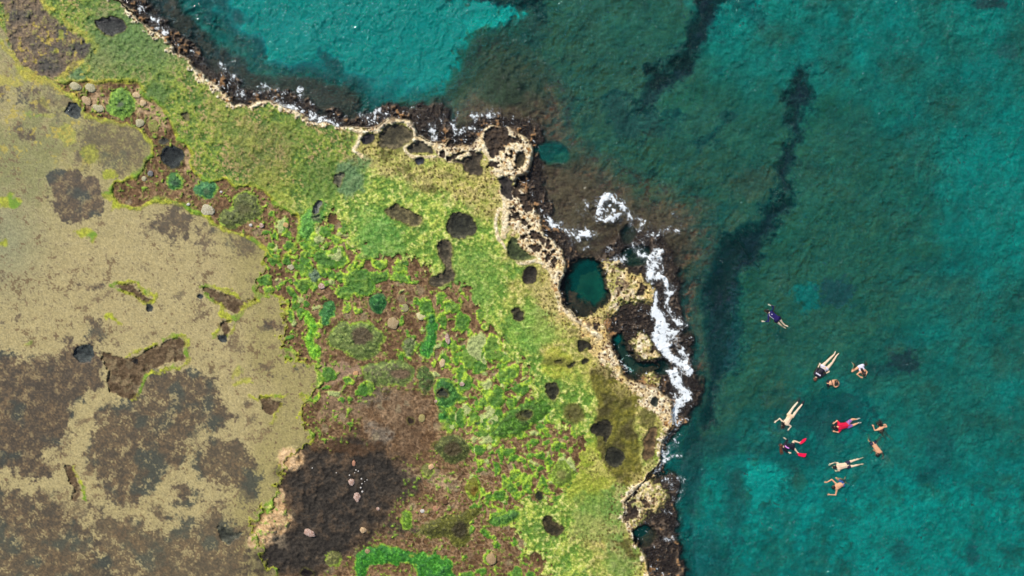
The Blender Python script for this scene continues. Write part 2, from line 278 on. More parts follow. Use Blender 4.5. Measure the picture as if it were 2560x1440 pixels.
dC = sd(COAST, 1.0, 45000, n=2)                             # negative on land
dProm = sd(PROM, 1.2, 80)
dPal = [sd(p, 1.3, 60) for p in (PALE_SW, PALE_C, PALE_D)]
KNOB = [(1075,352),(1120,355),(1200,340),(1230,318),(1290,325),(1335,345),(1335,420),(1285,450),(1250,440),(1205,372),(1160,385),(1100,392)]
KNOB2 = [(1255,500),(1290,470),(1330,510),(1365,560),(1400,610),(1420,660),(1408,740),(1375,690),(1335,655),(1290,600)]
dK = union(sd(KNOB, 1.5, 60), sd(KNOB2, 1.5, 60), sd([(1395,700),(1410,760),(1445,800),(1500,820),(1530,850),(1535,905),(1600,960),(1690,1000),(1690,1060),(1660,1060),(1610,1010),(1560,955),(1500,905),(1470,850),(1420,800),(1390,750)], 1.2, 60))
wid = 11 + 8 * n40 + 8 * n16 + 7 * n7
pale = np.maximum(sst(dC + wid, -4, 4), 1 - sst(dK + 12 * n16 + 12 * n7, -5, 5)) * (dC < 4)
for d in [dProm] + dPal: pale = np.maximum(pale, (1 - sst(d + 18 * n16 + 10 * n7 + 4, -4, 4)) * (1 - .9 * sst(m16 + .7 * m7 + .3 * n7, .0, .4)))
pale = np.maximum(pale, 0)
# white branching lips on the pitted shore bend
LIPS = [[(1085,360,6),(1107,382,7),(1130,398,8),(1160,392,8),(1190,372,7),(1205,360,8),(1215,378,7),(1235,400,9),(1250,440,8),(1262,480,9),(1265,540,8),(1262,590,7)],[(940,330,5),(950,315,6),(975,297,6),(1007,299,6),(1035,313,6),(1040,338,6),(1060,350,6),(1085,370,6)],[(880,322,6),(905,330,6),(900,352,5),(888,375,5),(905,388,4)],[(1040,345,4),(1018,360,4),(1010,372,4),(1035,390,4),(1085,392,4)],[(1400,700,5),(1405,750,6),(1430,795,7),(1465,815,7),(1500,840,7)],[(1250,520,4),(1240,560,5),(1255,610,4),(1300,655,5),(1345,655,5),(1390,700,4)]]
lip = ones * 999
for L in LIPS: lip = np.minimum(lip, sdline(L, 40, .8))
lipm = 1 - sst(lip + 2.5 * n7, -2, 3)

dSand = sd(SAND, 1.2, 45000, n=2) + 4 * n16
dBA = sd(BROWN_A, 1.0, 60) + 3 * n16
dBB = sd(BROWN_B, 1.8, 90, n=2) + 15 * n16 + 12 * n40 + 9 * n7
dTan = sd(TANUP, 1.0, 80) + 4 * n16
dBk = sd(BLACK, 1.6, 80) + 8 * n40 + 6 * n16
sand = 1 - sst(dSand, -3, 3); brown = 1 - sst(union(dBA, dBB), -2, 2)

# --- green meadow and bright algae
t4 = np.clip(.5 + .65 * n7 + .55 * n16 + .2 * n3, 0, 1); t = np.clip(.5 + .55 * n16 + .35 * n7, 0, 1); t2 = np.clip(.5 + .9 * n40, 0, 1); t3 = np.clip(.5 + .5 * n90 + .4 * m16 + .5 * sp, 0, 1)
mead = mix(mix(ones[..., None] * c8(82,114,38), c8(150,164,58), t4), c8(172,146,98), .9 * sst(m40 * .7 + m7 * .7 + .6 * n3 + .1, .3, .95))
brt = mix(mix(ones[..., None] * c8(98,138,44), c8(190,200,84), t4), c8(212,208,130), .85 * sst(sp + .35 * m16, .15, .9))
brt = mix(brt, c8(84,124,46), .65 * sst(m40 * .8 + .7 * m7, .2, .8))
yel = mix(mix(ones[..., None] * c8(168,164,72), c8(200,182,112), np.clip(.5 + .8 * sp, 0, 1)), c8(116,112,42), sst(m7 + .5 * m16, .45, .9))
bz = np.clip(sst(n40 * 40 + (X * .55 + Y - 0) - 930, -90, 70), 0, 1)
RGB[...] = mix(mead, brt, bz)
lay(.75 * sst(110 - np.abs(X * .05 + Y - 118 - 0 * X), -40, 90) * sst(X, 170, 260) * (1 - bz) * sst(460 - X, -30, 60), c8(92,124,66))    # softer cool green at the top
lay(.55 * np.clip(blobm(480, 60, 90) + blobm(250, 150, 40), 0, 1), c8(140,140,84))
dB = -dC
yb = sst(120 + 45 * n40 - dB, -20, 60) * sst(X + .6 * Y, 1180, 1330)
yb = np.maximum(yb, .8 * sst(dSand, 0, 2) * 0)
ZY = sd([(880,335),(960,300),(1040,310),(1090,380),(1160,400),(1250,440),(1260,560),(1180,520),(1080,470),(960,430),(890,390)], 1.3, 80)
yb = np.maximum(yb, 1 - sst(ZY + 10 * n40, -12, 12))
lay(yb * np.clip(.78 + .5 * m40, 0, 1), yel)
G = [(1180,690,64,.45,(108,148,62)),(1180,760,46,.35,(110,154,58)),(960,600,50,.5,(76,136,54)),(930,560,40,.3,(100,160,66)),(1160,990,60,.3,(90,160,50)),(1390,740,50,.5,(190,172,112)),(1330,820,50,.5,(110,160,60)),(1480,1180,70,.7,(160,166,52)),(1430,930,40,.3,(172,170,70)),(1390,905,34,.5,(170,170,50)),(1500,1290,60,.6,(104,142,62)),(1470,1330,40,.4,(180,170,96)),(1550,1255,40,.5,(100,140,60)),(1560,1400,40,.5,(90,130,60)),(660,380,70,.45,(122,116,64)),(750,330,40,.4,(104,128,46)),(800,450,50,.6,(86,120,44)),(875,445,34,.8,(92,124,84)),(905,405,18,.7,(92,124,76)),(680,470,50,.4,(150,156,60)),(390,235,24,.8,(84,116,52)),(190,188,16,.8,(88,122,78)),(980,320,30,0,(90,120,80)),(1200,1310,30,0,(90,120,80)),(570,290,60,.35,(150,150,70)),(330,60,40,.2,(90,130,70))]
for cx, cy, r, a, c in G: lay(a * sst(blobm(cx, cy, r * 1.25) + .25 * n16, .25, .6), c8(*c))
dO = sd(OLIVE, 1.0, 80) + 4 * n16
olive_c = mix(mix(ones[..., None] * c8(96,94,34), c8(132,124,44), np.clip(.4 + .7 * n7, 0, 1)), c8(74,68,32), sst(n40, -.1, .8))
lay(1 - sst(dO, -6, 4), olive_c)
for p, a in OLIVES:
    d = sd(p, .8, 40) + 3 * n16
    lay(a * (1 - sst(d, -7, 4)), mix(ones[..., None] * c8(104,102,42), c8(84,80,36), np.clip(.5 + .6 * n7, 0, 1)))
SPOTS = (pd1 < .24 + .12 * pid)                             # little round solution pits
# --- pale pitted coral rock and the yellow pitted zone behind it
pz = np.clip(1 - sst(ZY, -5, 25), 0, 1); pz = np.maximum(pz, blobm(1500, 1345, 110, 28)); pz = np.maximum(pz, blobm(1500, 1160, 60, 40)); pz = np.maximum(pz, sst(70 + 20 * n40 - dB, 0, 40) * sst(X, 1180, 1300))
palec = mix(mix(ones[..., None] * c8(216,190,140), c8(244,228,194), np.clip(.5 + .8 * sp, 0, 1)), c8(166,122,72), sst(m7 + .6 * m16 - .1 * (dC > -6), .45, .95))
palec = mix(palec, c8(208,178,104), .7 * sst(m40, .1, .6) * sst(X, 1300, 1420))
lay(pz * .5 * sst(m16 + .5 * m7, .0, .5), c8(206,184,124))
lay(pz * SPOTS * (pid > -.25) * .85, c8(92,82,34))
lay(pale, palec)
lay(pale * .9 * SPOTS * (pid > 0), c8(88,62,44))
lay(lipm * (dC < 6), mix(ones[..., None] * c8(226,202,152), c8(242,226,190), np.clip(.5 + sp, 0, 1)))
DBITS = [[(1212,352),(1222,325),(1245,312),(1265,325),(1292,345),(1278,362),(1252,368),(1244,386),(1228,382),(1216,368)],[(1120,388),(1140,378),(1163,374),(1168,380),(1150,390),(1132,396)],[(1098,382),(1106,374),(1116,388),(1110,396)],ell(1122,356,12,9),[(1172,372),(1185,364),(1180,378)],ell(1275,385,9,6),ell(1240,412,6,6),ell(1262,414,8,6),ell(1233,410,8,10),[(1300,500),(1318,490),(1326,520),(1318,535),(1305,520)],[(1280,470),(1300,480),(1305,500),(1290,498)],[(1318,580),(1340,570),(1350,590),(1330,592)],[(1345,600),(1362,605),(1368,620),(1352,615)],ell(1385,655,6,5),ell(1555,712,6,8,20),[(1595,725),(1610,705),(1618,715),(1608,740),(1598,740)],ell(1320,360,7,8),ell(1305,352,6,5),[(1580,1270),(1592,1258),(1590,1282),(1570,1300),(1565,1292)],[(1612,1252),(1628,1250),(1635,1262),(1618,1270)],ell(1290,545,10,8),ell(1312,562,8,7),ell(1336,626,12,7,20),ell(1362,642,7,9),ell(1284,522,8,6),ell(1305,590,7,5),ell(1378,628,6,5),ell(1290,420,9,6),ell(1160,352,8,5),ell(1583,1245,5,10),ell(1600,1290,6,7),ell(1495,815,8,8),ell(1625,872,7,5),ell(965,318,6,5)]
dbit = ones * 999
for p in DBITS: dbit = np.minimum(dbit, sd(p, 1.7, 30))
dbit = 1 - sst(dbit + 5 * n7 + 6 * n16, -1.5, 2)
lay(dbit, mix(ones[..., None] * c8(52,44,38), c8(84,68,52), np.clip(.4 + .7 * n7, 0, 1)))
dirt = pale * sst(dC, -9, 0) * sst(X, 880, 1000) * sst(n16 + .6 * n7, .0, .6)
lay(.7 * dirt, c8(96,74,52))
# --- sand flats
warm = sst(X * .4 + Y, 430, 760)
snd = mix(mix(ones[..., None] * c8(150,140,80), c8(184,164,108), warm), c8(204,188,134), .35 + .35 * sst(sp, -.6, .8))
snd = snd * .93; snd = mix(snd, c8(118,124,74), .5 * sst(n90 + .3 * n16, -.2, .6) * (1 - warm)); snd = mix(snd, c8(136,140,108), .6 * blobm(10, 600, 90, 120))
snd = mix(snd, c8(148,138,76), .55 * sst(470 - Y + 0.35 * X - 60 + 80 * n90, -60, 160) * sst(X, 100, 300)); snd = mix(snd, c8(146,136,76), .45 * np.clip(1.3 * sst(120 - np.abs(dSand + 30), 0, 120) * sst(X, 500, 640), 0, 1))
snd = mix(snd, c8(96,82,58), .55 * sst(n7 + .8 * n3 + .35 * n40 - .35, .35, .9))
snd = mix(snd, c8(112,92,62), .8 * sst(-n16 + .5 * n40 + .5 * n3 - .55, .15, .5))
lay(sand, snd)
drk = mix(mix(ones[..., None] * c8(82,72,58), c8(112,92,66), np.clip(.5 + .7 * n16 + .4 * n3, 0, 1)), c8(70,72,62), sst(m40, .1, .7))
hole = sst(n16 * .7 + n7 * .6 + .5 * n3 + .25 * n40, .25, .75)
for p, a, f in DARKS:
    d = sd(p, 1.6, 90)
    m = (1 - sst(d + f * (1.1 * n16 + .9 * n7 + .5 * n3), -f, f * .7)) * sand
    lay(m * min(1, a + .08) * (1 - hole * (.45 if a > .9 else .75)), drk)
sc = sst(fbm(X * .8 - Y * .35, Y * 1.3 + X * .6, 34, 4, 31) + .3 * n3, .42, .72)
lay(sand * sc * .65 * sst(Y, 620, 760), mix(drk, c8(120,96,66), ones * .4))
lay((1 - sst(dTan, -6, 5)) * (1 - .35 * hole), mix(mix(ones[..., None] * c8(104,92,76), c8(138,116,90), np.clip(.5 + .6 * m16 + .5 * sp, 0, 1)), c8(84,80,72), sst(n40, .0, .7)))
lay(.6 * (1 - sst(dTan, -30, 0)) * 0, c8(0,0,0))
# --- brown rock: cobbles with pale partings
br = mix(mix(ones[..., None] * c8(88,64,40), c8(140,108,74), np.clip(.5 + .6 * n16 + .5 * sp, 0, 1)), c8(168,136,98), .6 * sst(m40 + .5 * m7 + .2 * n3, .2, .9))
cob = np.clip(blobm(1240, 1230, 130, 130) + blobm(1100, 1330, 160, 110) + .6 * blobm(950, 740, 200, 120), 0, 1)
br = mix(br, c8(160,132,100), cob * (1 - sst(ce, .04, .2)) * .75); br = mix(br, c8(104,74,44), cob * sst(cid, .2, .6) * .5 * sst(ce, .1, .3))
br = mix(br, c8(152,130,102), .5 * sst(blobm(1000, 1030, 90, 110) + blobm(840, 1020, 80, 50) + .35 * n16 - .2, .25, .7))
br = mix(br, c8(100,78,56), .6 * sst(blobm(1020, 1100, 50, 130) + .4 * n16, .4, .8))
br = mix(br, c8(130,124,112), .6 * sst(blobm(950, 1080, 50, 35) + .3 * n16, .4, .8)); br = mix(br, c8(98,90,74), .7 * sst(blobm(930, 990, 60, 40) + .3 * n16, .4, .8))
br = mix(br, c8(188,156,124), .8 * sst(blobm(1110, 1205, 60, 30) + blobm(1010, 1190, 40, 30) + .5 * n7, .5, .9))
br = mix(br, c8(190,160,122), .8 * sst(blobm(245, 255, 40, 30) + blobm(350, 250, 30, 50) + blobm(400, 290, 24, 40) + blobm(470,400,16,40) + .35 * n16 + .2 * n7, .35, .75)); br = mix(br, c8(74,52,32), .7 * sst(n7 + .6 * n16, .35, .9)); br = mix(br, c8(164,136,112), .7 * sst(blobm(850, 930, 70, 30) + .3 * n16, .4, .7))
br = mix(br, c8(70,50,34), .55 * sst(ridged(WX, WY, 46, 4, 71), .72, .95)); kd1, kd2, kid = cells(WX + 4 * n7, WY + 4 * m7, 30, 9); br = mix(br, c8(176,144,110), .5 * (1 - sst(kd2 - kd1, .03, .14)) * sst(n40 + .3, -.1, .3)); br = mix(br, c8(150,136,104), .6 * (kid > .62) * sst(.34 - kd1, 0, .06))
lay(brown, br)
blk = mix(mix(ones[..., None] * c8(46,41,35), c8(62,55,46), np.clip(.5 + .6 * n16 + .5 * sp, 0, 1)), c8(104,84,62), .55 * sst(ridged(X, Y, 60, 3, 12) + .1 * n3, .78, .95))
dBk2 = dBk + 14 * n16 + 12 * m40
lay((1 - sst(dBk2 + 10 * n7, -40, 42)), blk)
lay(.5 * sst(blobm(860,1250,170,130) + .0 * X, .1, .6) * sst(n16 + .5 * m7 + .3 * n40, .1, .7) * (1 - sst(dBk2, -60, -5) * 0) * brown, c8(98,78,58))
lay(.85 * sst(blobm(1010,1215,70,50) + blobm(880,1110,110,24) + blobm(1000,1320,60,30) + .45 * n16 + .2 * n7, .5, 1.0) * (1 - sand), blk)
lay(.75 * sst(blobm(870, 1120, 100, 26) + .4 * n16, .45, .8), c8(84,60,38))
for cx, cy, rx, ry in ((725,1152,34,32),(690,1300,36,38),(668,1335,34,26),(700,1240,14,22),(640,1350,24,14)):
    lay(1 - sst(sd(ell(cx, cy, rx, ry), 1.4, 40) + 6 * n16, -6, 4), mix(ones[..., None] * c8(190,154,108), c8(212,178,134), np.clip(.5 + sp + .4 * m16, 0, 1)))
lay(.8 * sst(blobm(698, 1350, 26, 24) + .35 * n16, .4, .7), c8(126,112,90))
# --- green islands strewn over the brown rock
isl = ones * 0; islv = ones * 0; rs = random.Random(5)
DENS = [((1000,620),(1290,900),150),((1080,850),(1330,1080),330),((1180,1040),(1440,1290),330),((700,650),(900,800),28),((1170,1230),(1330,1460),26),((760,930),(930,1060),26),((755,560),(920,720),150),((655,560),(780,760),60),((700,690),(800,900),30),((640,500),(760,660),14),((1290,1330),(1560,1460),60)]
islands = []
for (x0, y0), (x1, y1), n in DENS:
    for _ in range(n):
        r = rs.choice((4, 5, 6, 8, 10, 13)) * rs.uniform(.8, 1.3); islands.append((rs.uniform(x0, x1), rs.uniform(y0, y1), r, r * rs.uniform(.6, 1.5), rs.uniform(0, 180), rs.random()))
islands += [(766,758,17,13,0,.05),(739,768,13,18,0,.08),(708,712,14,9,0,.3),(825,935,22,22,0,.2),(817,968,12,8,0,.05),(792,990,20,8,-20,.7),(858,955,6,20,10,.8),(732,706,8,8,0,.1),(757,719,11,12,0,.15),(800,905,10,8,0,.4),(687,536,9,9,0,.05),(667,581,8,8,0,.3),(722,580,6,6,0,.1),(782,605,24,14,-30,.3),(840,600,20,14,30,.6),(800,640,14,10,0,.7),(850,650,26,16,60,.5),(910,650,30,16,0,.8),(950,660,26,12,0,.8),(1000,680,18,14,0,.7),(1130,770,30,18,10,.6),(1100,740,20,12,0,.7),(1160,800,20,30,0,.5),(1170,900,26,30,0,.8),(1200,850,18,30,10,.9),(900,705,46,34,20,.3),(860,730,30,24,0,.6),(950,690,30,18,0,.4),(815,650,34,22,20,.2),(1240,1000,30,24,10,.4),(1150,930,18,22,0,.8),(1185,870,24,40,0,.9),(1230,870,22,40,0,.85),(1060,770,20,24,0,.3),(1000,700,30,14,0,.5),(1280,930,22,16,0,.4),(1330,1050,20,16,0,.5),(1180,1330,14,10,0,.3),(1240,1365,18,12,0,.3),(1290,1440,20,20,0,.2),(1165,1440,26,18,0,.3)]
for cx, cy, rx, ry, rot, v in islands:
    sl = _slice([(cx, cy)], max(rx, ry) * 2.2 + 12); x = 1.5 * (WX[sl] - X[sl]) + X[sl] - cx + 2.5 * n7[sl]; y = 1.5 * (WY[sl] - Y[sl]) + Y[sl] - cy + 2.5 * m7[sl]; a = math.radians(rot)
    u = (x * math.cos(a) + y * math.sin(a)) / rx; q = (-x * math.sin(a) + y * math.cos(a)) / ry
    e = (1 - np.hypot(u, q)) * min(rx, ry)
    m = e > isl[sl] ; isl[sl] = np.where(m & (e > 0), e, isl[sl]); islv[sl] = np.where(m & (e > 0), v, islv[sl])
ism = sst(isl + 2.4 * n7, .3, 3.0) * brown * sst(dBk, 0, 12) * (1 - sst(blobm(1000, 1060, 110, 90), .3, .5))
ic = mix(mix(ones[..., None] * c8(88,140,34), c8(178,206,60), sst(islv + .5 * n16 + .5 * sp, .1, 1.0)), c8(66,104,48), sst(isl, 4, 9) * .6)
ic = mix(ic, c8(186,190,128), .8 * (islv > .88))
lay(ism, mix(ic, c8(160,196,60), .55 * (1 - sst(isl, 1.5, 4))))
lay((1 - ism) * brown * sst(isl + 1.4 * n7, -1, .6) * (isl > 0) * .45, c8(186,156,116))
crk = brown * (1 - ism) * sst(n7 + .6 * n16, .45, .8) * .4
# --- lime rims round every terrace lip
rim = (1 - sst(np.abs(dSand + 3) + 3 * n7, 1.5, 6)) * sst(np.minimum(dBA, dBB), -30, -2) * 0 + (1 - sst(np.abs(np.minimum(dBA, dBB) - 3) + 2.5 * n7, 2.0, 9 + 4 * n40)) * sst(60 - np.abs(dSand), 0, 30)
rim = np.maximum(rim, (1 - sst(np.abs(dBA - 3) + 2.5 * n7, 1.5, 7.5 + 4 * n40)))
gul = ones * 0
for p in PITBROWN:
    d = sd(p, 1.0, 40) + 4 * n16 + 3 * n7; k = 1 - sst(d, -2, 2); lay(k, mix(mix(br, c8(84,72,52), ones * .55), c8(140,122,88), .7 * sst(m16 + .6 * m7, .3, .6))); gul = np.maximum(gul, k)
for L in RIMS: rim = np.maximum(rim, 1 - sst(sdline(L, 40, 1.0) + 4 * n7, -2, 3))
limec = mix(mix(ones[..., None] * c8(146,150,40), c8(186,190,52), np.clip(.5 + .9 * m7, 0, 1)), c8(112,150,34), sst(n40 + .4 * n16, .0, .5))
rim = rim * (.55 + .45 * sst(m16 + .6 * m7, -.5, .3)); limec = mix(limec, c8(196,172,84), .5 * sst(300 - Y, 0, 120) * sst(300 - X, 0, 60))
lay(rim * .9 * (dC < -25), limec)
for p, a in YELLOWS:
    lay(a * (1 - sst(sd(p, 1.5, 50) + 5 * n16 + 4 * n7, -4, 4)), limec)
fl = sst(m16 + .6 * m7, .55, .8) * sst(260 - X + 0 * Y, -30, 60) * sst(440 - Y, -20, 80) * sst(Y, 20, 60)
lay(fl * .75, c8(186,166,70))
# --- islands and beds with their own outlines
PID = np.zeros(X.shape, np.int32)
bedh = ones * 0
for i, (lab, p, ca, cb) in enumerate(MOUNDS):
    d = sd(p, .8, 40) + 3 * n7 + (8 if 'crescent' in lab else 3) * n16
    k = 1 - sst(d, -1.5, 1.5); cc = mix(ones[..., None] * c8(*ca) * .92, c8(*cb) * .92, np.clip(.45 + .6 * n16 + .5 * n7 + .3 * n3, 0, 1)); cc = mix(cc, c8(150,146,84), .4 * sst(m7 + .5 * n3, .35, .9))
    cc = mix(cc, np.clip(c8(*ca) * 1.35 + .02, 0, 1), .5 * sst(m7 + .5 * n3, .1, .8))
    lime = (1 - sst(np.abs(d + 1.5) + n7, 1, 4 + 2 * n16)) * (.75 if ca[1] > 110 else .3) * sst(n16 + .3 * m7, -.5, .3)
    lay(k, cc); lay(lime, c8(150,182,52) if ca[1] > 110 else c8(150,150,86)); PID[d < 0] = i + 1
    bedh = np.maximum(bedh, sst(-d, 0, 16))
for cx, cy, rx, ry, c, f in ((303,262,12,10,(84,96,70),8),(437,455,12,12,(60,90,62),8),(515,478,12,9,(70,96,60),8),(612,520,22,18,(92,92,52),12),(905,838,27,25,(92,80,56),7),(1104,983,18,16,(74,66,44),8),(1133,1122,24,22,(74,64,38),9),(1312,1038,26,16,(86,84,44),8),(1150,1325,24,24,(60,54,30),10),(1185,1228,9,12,(120,96,34),6),(1435,1033,20,18,(92,88,44),10),(790,545,16,12,(108,116,84),10),(1000,935,26,18,(112,92,68),8),(1405,1186,14,14,(118,120,60),10),(1190,1060,8,6,(50,70,50),5)):
    lay(1 - sst(sd(ell(cx, cy, rx, ry), .6, 30) + 3 * n7, -f, 2), c8(*c))

# ------------------------------------------------------------------ sea bed: depth and colour seen from the air, turned back into bed colour
REEF = [(900,335),(940,300),(975,285),(990,262),(1020,250),(1055,253),(1085,237),(1112,235),(1120,205),(1150,180),(1185,105),(1230,85),(1290,90),(1350,140),(1410,190),(1440,260),(1438,335),(1520,378),(1600,430),(1700,465),(1790,505),(1790,570),(1800,640),(1750,735),(1752,780),(1772,930),(1768,1000),(1740,1045),(1700,1063),(1640,1120),(1480,900),(1300,600),(1250,400)]
INNER = [(985,300),(990,275),(1025,257),(1080,243),(1110,250),(1130,300),(1150,320),(1210,285),(1275,285),(1335,330),(1340,420),(1365,520),(1400,600),(1440,640),(1500,630),(1570,570),(1660,590),(1700,660),(1710,720),(1715,800),(1745,900),(1755,980),(1725,1040),(1690,1050),(1600,960),(1500,850),(1400,700),(1300,500),(1230,380)]
NEAR = [(300,-60),(420,-60),(460,20),(540,100),(640,172),(720,185),(800,192),(865,205),(903,245),(905,300),(950,330),(700,330),(500,240),(380,130)]
SOUTH = [(1640,1190),(1672,1178),(1690,1185),(1710,1210),(1700,1250),(1700,1330),(1720,1400),(1725,1560),(1500,1560),(1560,1300)]
dR = sd(REEF, 1.2, 500, n=2) + 8 * n16; dI = sd(INNER, 1.8, 300, n=2) + 10 * n16; dN = sd(NEAR, 1.2, 300) + 8 * n16; dS = sd(SOUTH, 1.4, 300) + 8 * n16
TEALA = [(455,-300),(470,0),(560,70),(640,150),(720,190),(800,200),(880,235),(925,290),(975,290),(1060,250),(1115,215),(1140,165),(1165,105),(1205,70),(1290,55),(1300,20),(1120,-10),(1100,-300)]
dT = sd(TEALA, 1.3, 400, n=2) + 8 * n16
GREEN = [(1180,0),(1300,-300),(1760,-300),(1740,0),(1730,130),(1850,240),(2060,260),(2260,420),(2330,620),(2240,820),(2040,960),(1850,1050),(1700,1060),(1400,600),(1150,200)]
dG = sd(GREEN, 1.0, 900, n=2) + 70 * n90 + 30 * n40
gr = 1 - sst(dG, -90, 130)
off = np.maximum(dC, 0)
V = mix(ones[..., None] * c8(12,112,102), c8(34,98,82), np.clip(.45 + .7 * n90 + .5 * m40, 0, 1))
V = mix(V, c8(40,92,70), gr * .9); V = mix(V, c8(52,84,60), .6 * (1 - sst(dR, 0, 220)) * gr)
dep = 2.7 - .9 * gr + .2 * n90
def lv(m, c): 
    global V
    V = V + (c8(*c) - V) * m[..., None]
lv(.8 * sst(np.clip(blobm(2540,480,140,220) + blobm(2420,30,140,60) + blobm(1950,20,160,60) + blobm(1800,60,60,60),0,1) + .2 * n40, .05, 1.0), (4,126,116))
lv(.55 * sst(n200 + .3 * n40, .1, .6) * (1 - gr), (4,122,114))
lv(.65 * sst(Y + 60 * n90, 1060, 1200) * (dC > 60) * sst(n40 + .6 * n90, -.6, .4), (0,122,118))
for cx, cy, rx, ry, a, c in ((1915,1205,45,50,.9,(0,152,138)),(1770,1240,40,30,.6,(0,128,116)),(1850,1340,60,50,.5,(0,126,116)),(2330,1330,220,110,.45,(0,132,120)),(2200,1360,90,60,.4,(0,134,124)),(1960,1290,80,50,.4,(0,128,120)),(2020,740,34,32,.8,(4,104,100)),(1800,1180,30,40,.4,(0,118,108)),
    (2090,735,42,34,.7,(24,66,76)),(2060,1040,110,50,.6,(20,70,74)),(1990,1130,90,40,.5,(16,76,78)),(1730,1170,24,110,.6,(22,64,70)),(1780,1110,60,30,.5,(28,68,70)),(1840,1260,24,90,.5,(20,78,80)),(1760,1400,60,70,.5,(20,74,78)),(2260,905,34,26,.85,(24,58,66)),(2200,925,50,16,.5,(24,66,72)),(2350,1120,30,60,.45,(22,72,76)),(2320,1190,30,20,.4,(22,72,76)),(2250,1380,22,30,.4,(24,70,78)),(2430,1390,16,22,.5,(22,66,72)),(2480,10,40,14,.8,(44,68,72)),(2520,130,24,20,.5,(40,76,78)),(1630,440,16,16,.7,(18,54,52)),(1820,290,20,14,.6,(28,62,56)),(1300,80,60,50,.5,(36,70,66)),(1960,740,20,60,.2,(60,84,60)),(1890,460,60,40,.5,(66,82,58)),(1850,600,40,60,.4,(66,84,58)),(1950,1000,40,40,.5,(64,84,58))):
    lv(a * sst(blobm(cx, cy, rx * 1.3, ry * 1.3) + .3 * n16 + .15 * n7, .3, .75), c)
RIB = [([(1775,-200,30),(1772,-20,30),(1760,60,26),(1735,115,22),(1700,150,18),(1680,190,16),(1640,200,14)],1.),([(1700,150,14),(1650,185,14),(1620,230,12),(1600,280,14)],.75),([(2000,180,10),(1998,250,22),(1994,320,12),(1975,380,10),(1958,430,13),(1968,470,12),(1950,520,22),(1905,570,24),(1860,610,40),(1820,660,40),(1800,740,28)],.95),([(1820,640,40),(1800,730,50),(1800,800,34),(1790,880,36),(1785,950,20),(1760,1010,18),(1770,1040,16)],.8),([(1830,660,16),(1840,800,14),(1820,900,30)],.7),([(1540,260,28),(1580,310,34),(1640,320,24),(1700,300,14)],.45),([(1130,-30,20),(1200,0,22),(1290,10,22),(1340,25,16)],.85),([(1830,-10,20),(1900,40,14)],.35),([(1820,290,4),(1780,340,5),(1750,370,3)],.6)]
for L, a in RIB:
    d = sdline(L, 120, 2.2) + 9 * n16 + 6 * n7 + 12 * n40
    lv(a * (1 - sst(d, -20, 24)), (14,46,58) if a > .7 else (16,66,76)); dep = dep + .8 * a * (1 - sst(d, -10, 12))
m = 1 - sst(dT + 14 * n16 + 8 * n7, -26, 20)
V = V + (mix(mix(ones[..., None] * c8(0,156,148), c8(0,172,162), np.clip(.5 + .8 * n90, 0, 1)), c8(14,80,84), np.clip(.9 * sst(-dT + 45 * n40 + 14 * n16, 92, 8) * sst(1000 - X, 0, 160) + .6 * sst(Y + 40 * n40 - 190, -30, 60), 0, 1)) - V) * m[..., None]
dep = np.where(m > .5, 1.9, dep)
lv(1 - sst(dN, -14, 8), (62,68,58)); dep = dep + (.55 - dep) * (1 - sst(dN, -20, 30))
lv(.8 * (1 - sst(dN, -14, 8)) * sst(n16 + .5 * n40 + .4 * m7, .0, .6) * sst(620 - X, -40, 80), (30,62,66))
m = 1 - sst(dR, -14, 10)
rc = mix(mix(ones[..., None] * c8(64,88,62), c8(98,90,68), sst(-dR + 30 * n40 + 20 * n16, 0, 75)), c8(66,54,44), .6 * sst(n16 + .6 * m7, .0, .7))
rc = mix(rc, c8(50,76,56), .8 * sst(blobm(1270, 190, 120, 90) + .25 * n40, .25, .7))
V = V + (rc - V) * m[..., None]; dep = dep + (.25 + .75 * sst(-dR, 130, 0) - dep) * (1 - sst(dR, -40, 60))
inn = np.maximum(1 - sst(dI, -14, 10), 1 - sst(dS, -14, 14))
inn = np.maximum(inn, sst(38 - 26 * np.exp(-((Y - 1125) / 60) ** 2) * (X > 1600) + 14 * n40 + 12 * n16 - off, -8, 8) * (dC > 0) * (1 - sst(np.abs(Y - 1130) + np.abs(X - 1680), 60, 90) * 0))
rk = mix(mix(ones[..., None] * c8(54,47,42), c8(90,78,66), np.clip(.45 + .6 * n16 + .5 * sp, 0, 1)), c8(150,114,76), .9 * np.maximum(sst(58 - off, 0, 25), 1 - sst(dS, -10, 5)) * sst(n7 * .8 + .7 * n16 + .3 * n40 + .3 * m40 + .45 * sst(34 - off, 0, 30) - .25, .5, .95))
V = V + (rk - V) * inn[..., None]
# teal holes in the reef
for p, c, dd in ((ell(1385,383,42,27,10),(22,92,74),.7),(ell(1590,640,40,26),(40,62,48),.4),(ell(1340,380,10,8),(30,60,50),.3),(ell(1570,585,18,24,30),(44,54,44),.3),(ell(1655,920,26,18),(30,56,46),.3)):
    d = sd(p, .9, 50) + 3 * n16; k = 1 - sst(d, -6, 4); lv(k, c); dep = dep + dd * k; inn = inn * (1 - k)
dep = dep * (1 - inn) + inn * (.10 + .0 * n40 - .17 * sst(n16 * .8 + n7 * .5 + .35 * n40, -.05, .9) - .06 * np.clip(n3, 0, 1))
dep = dep + .10 * n16 * (1 - inn)
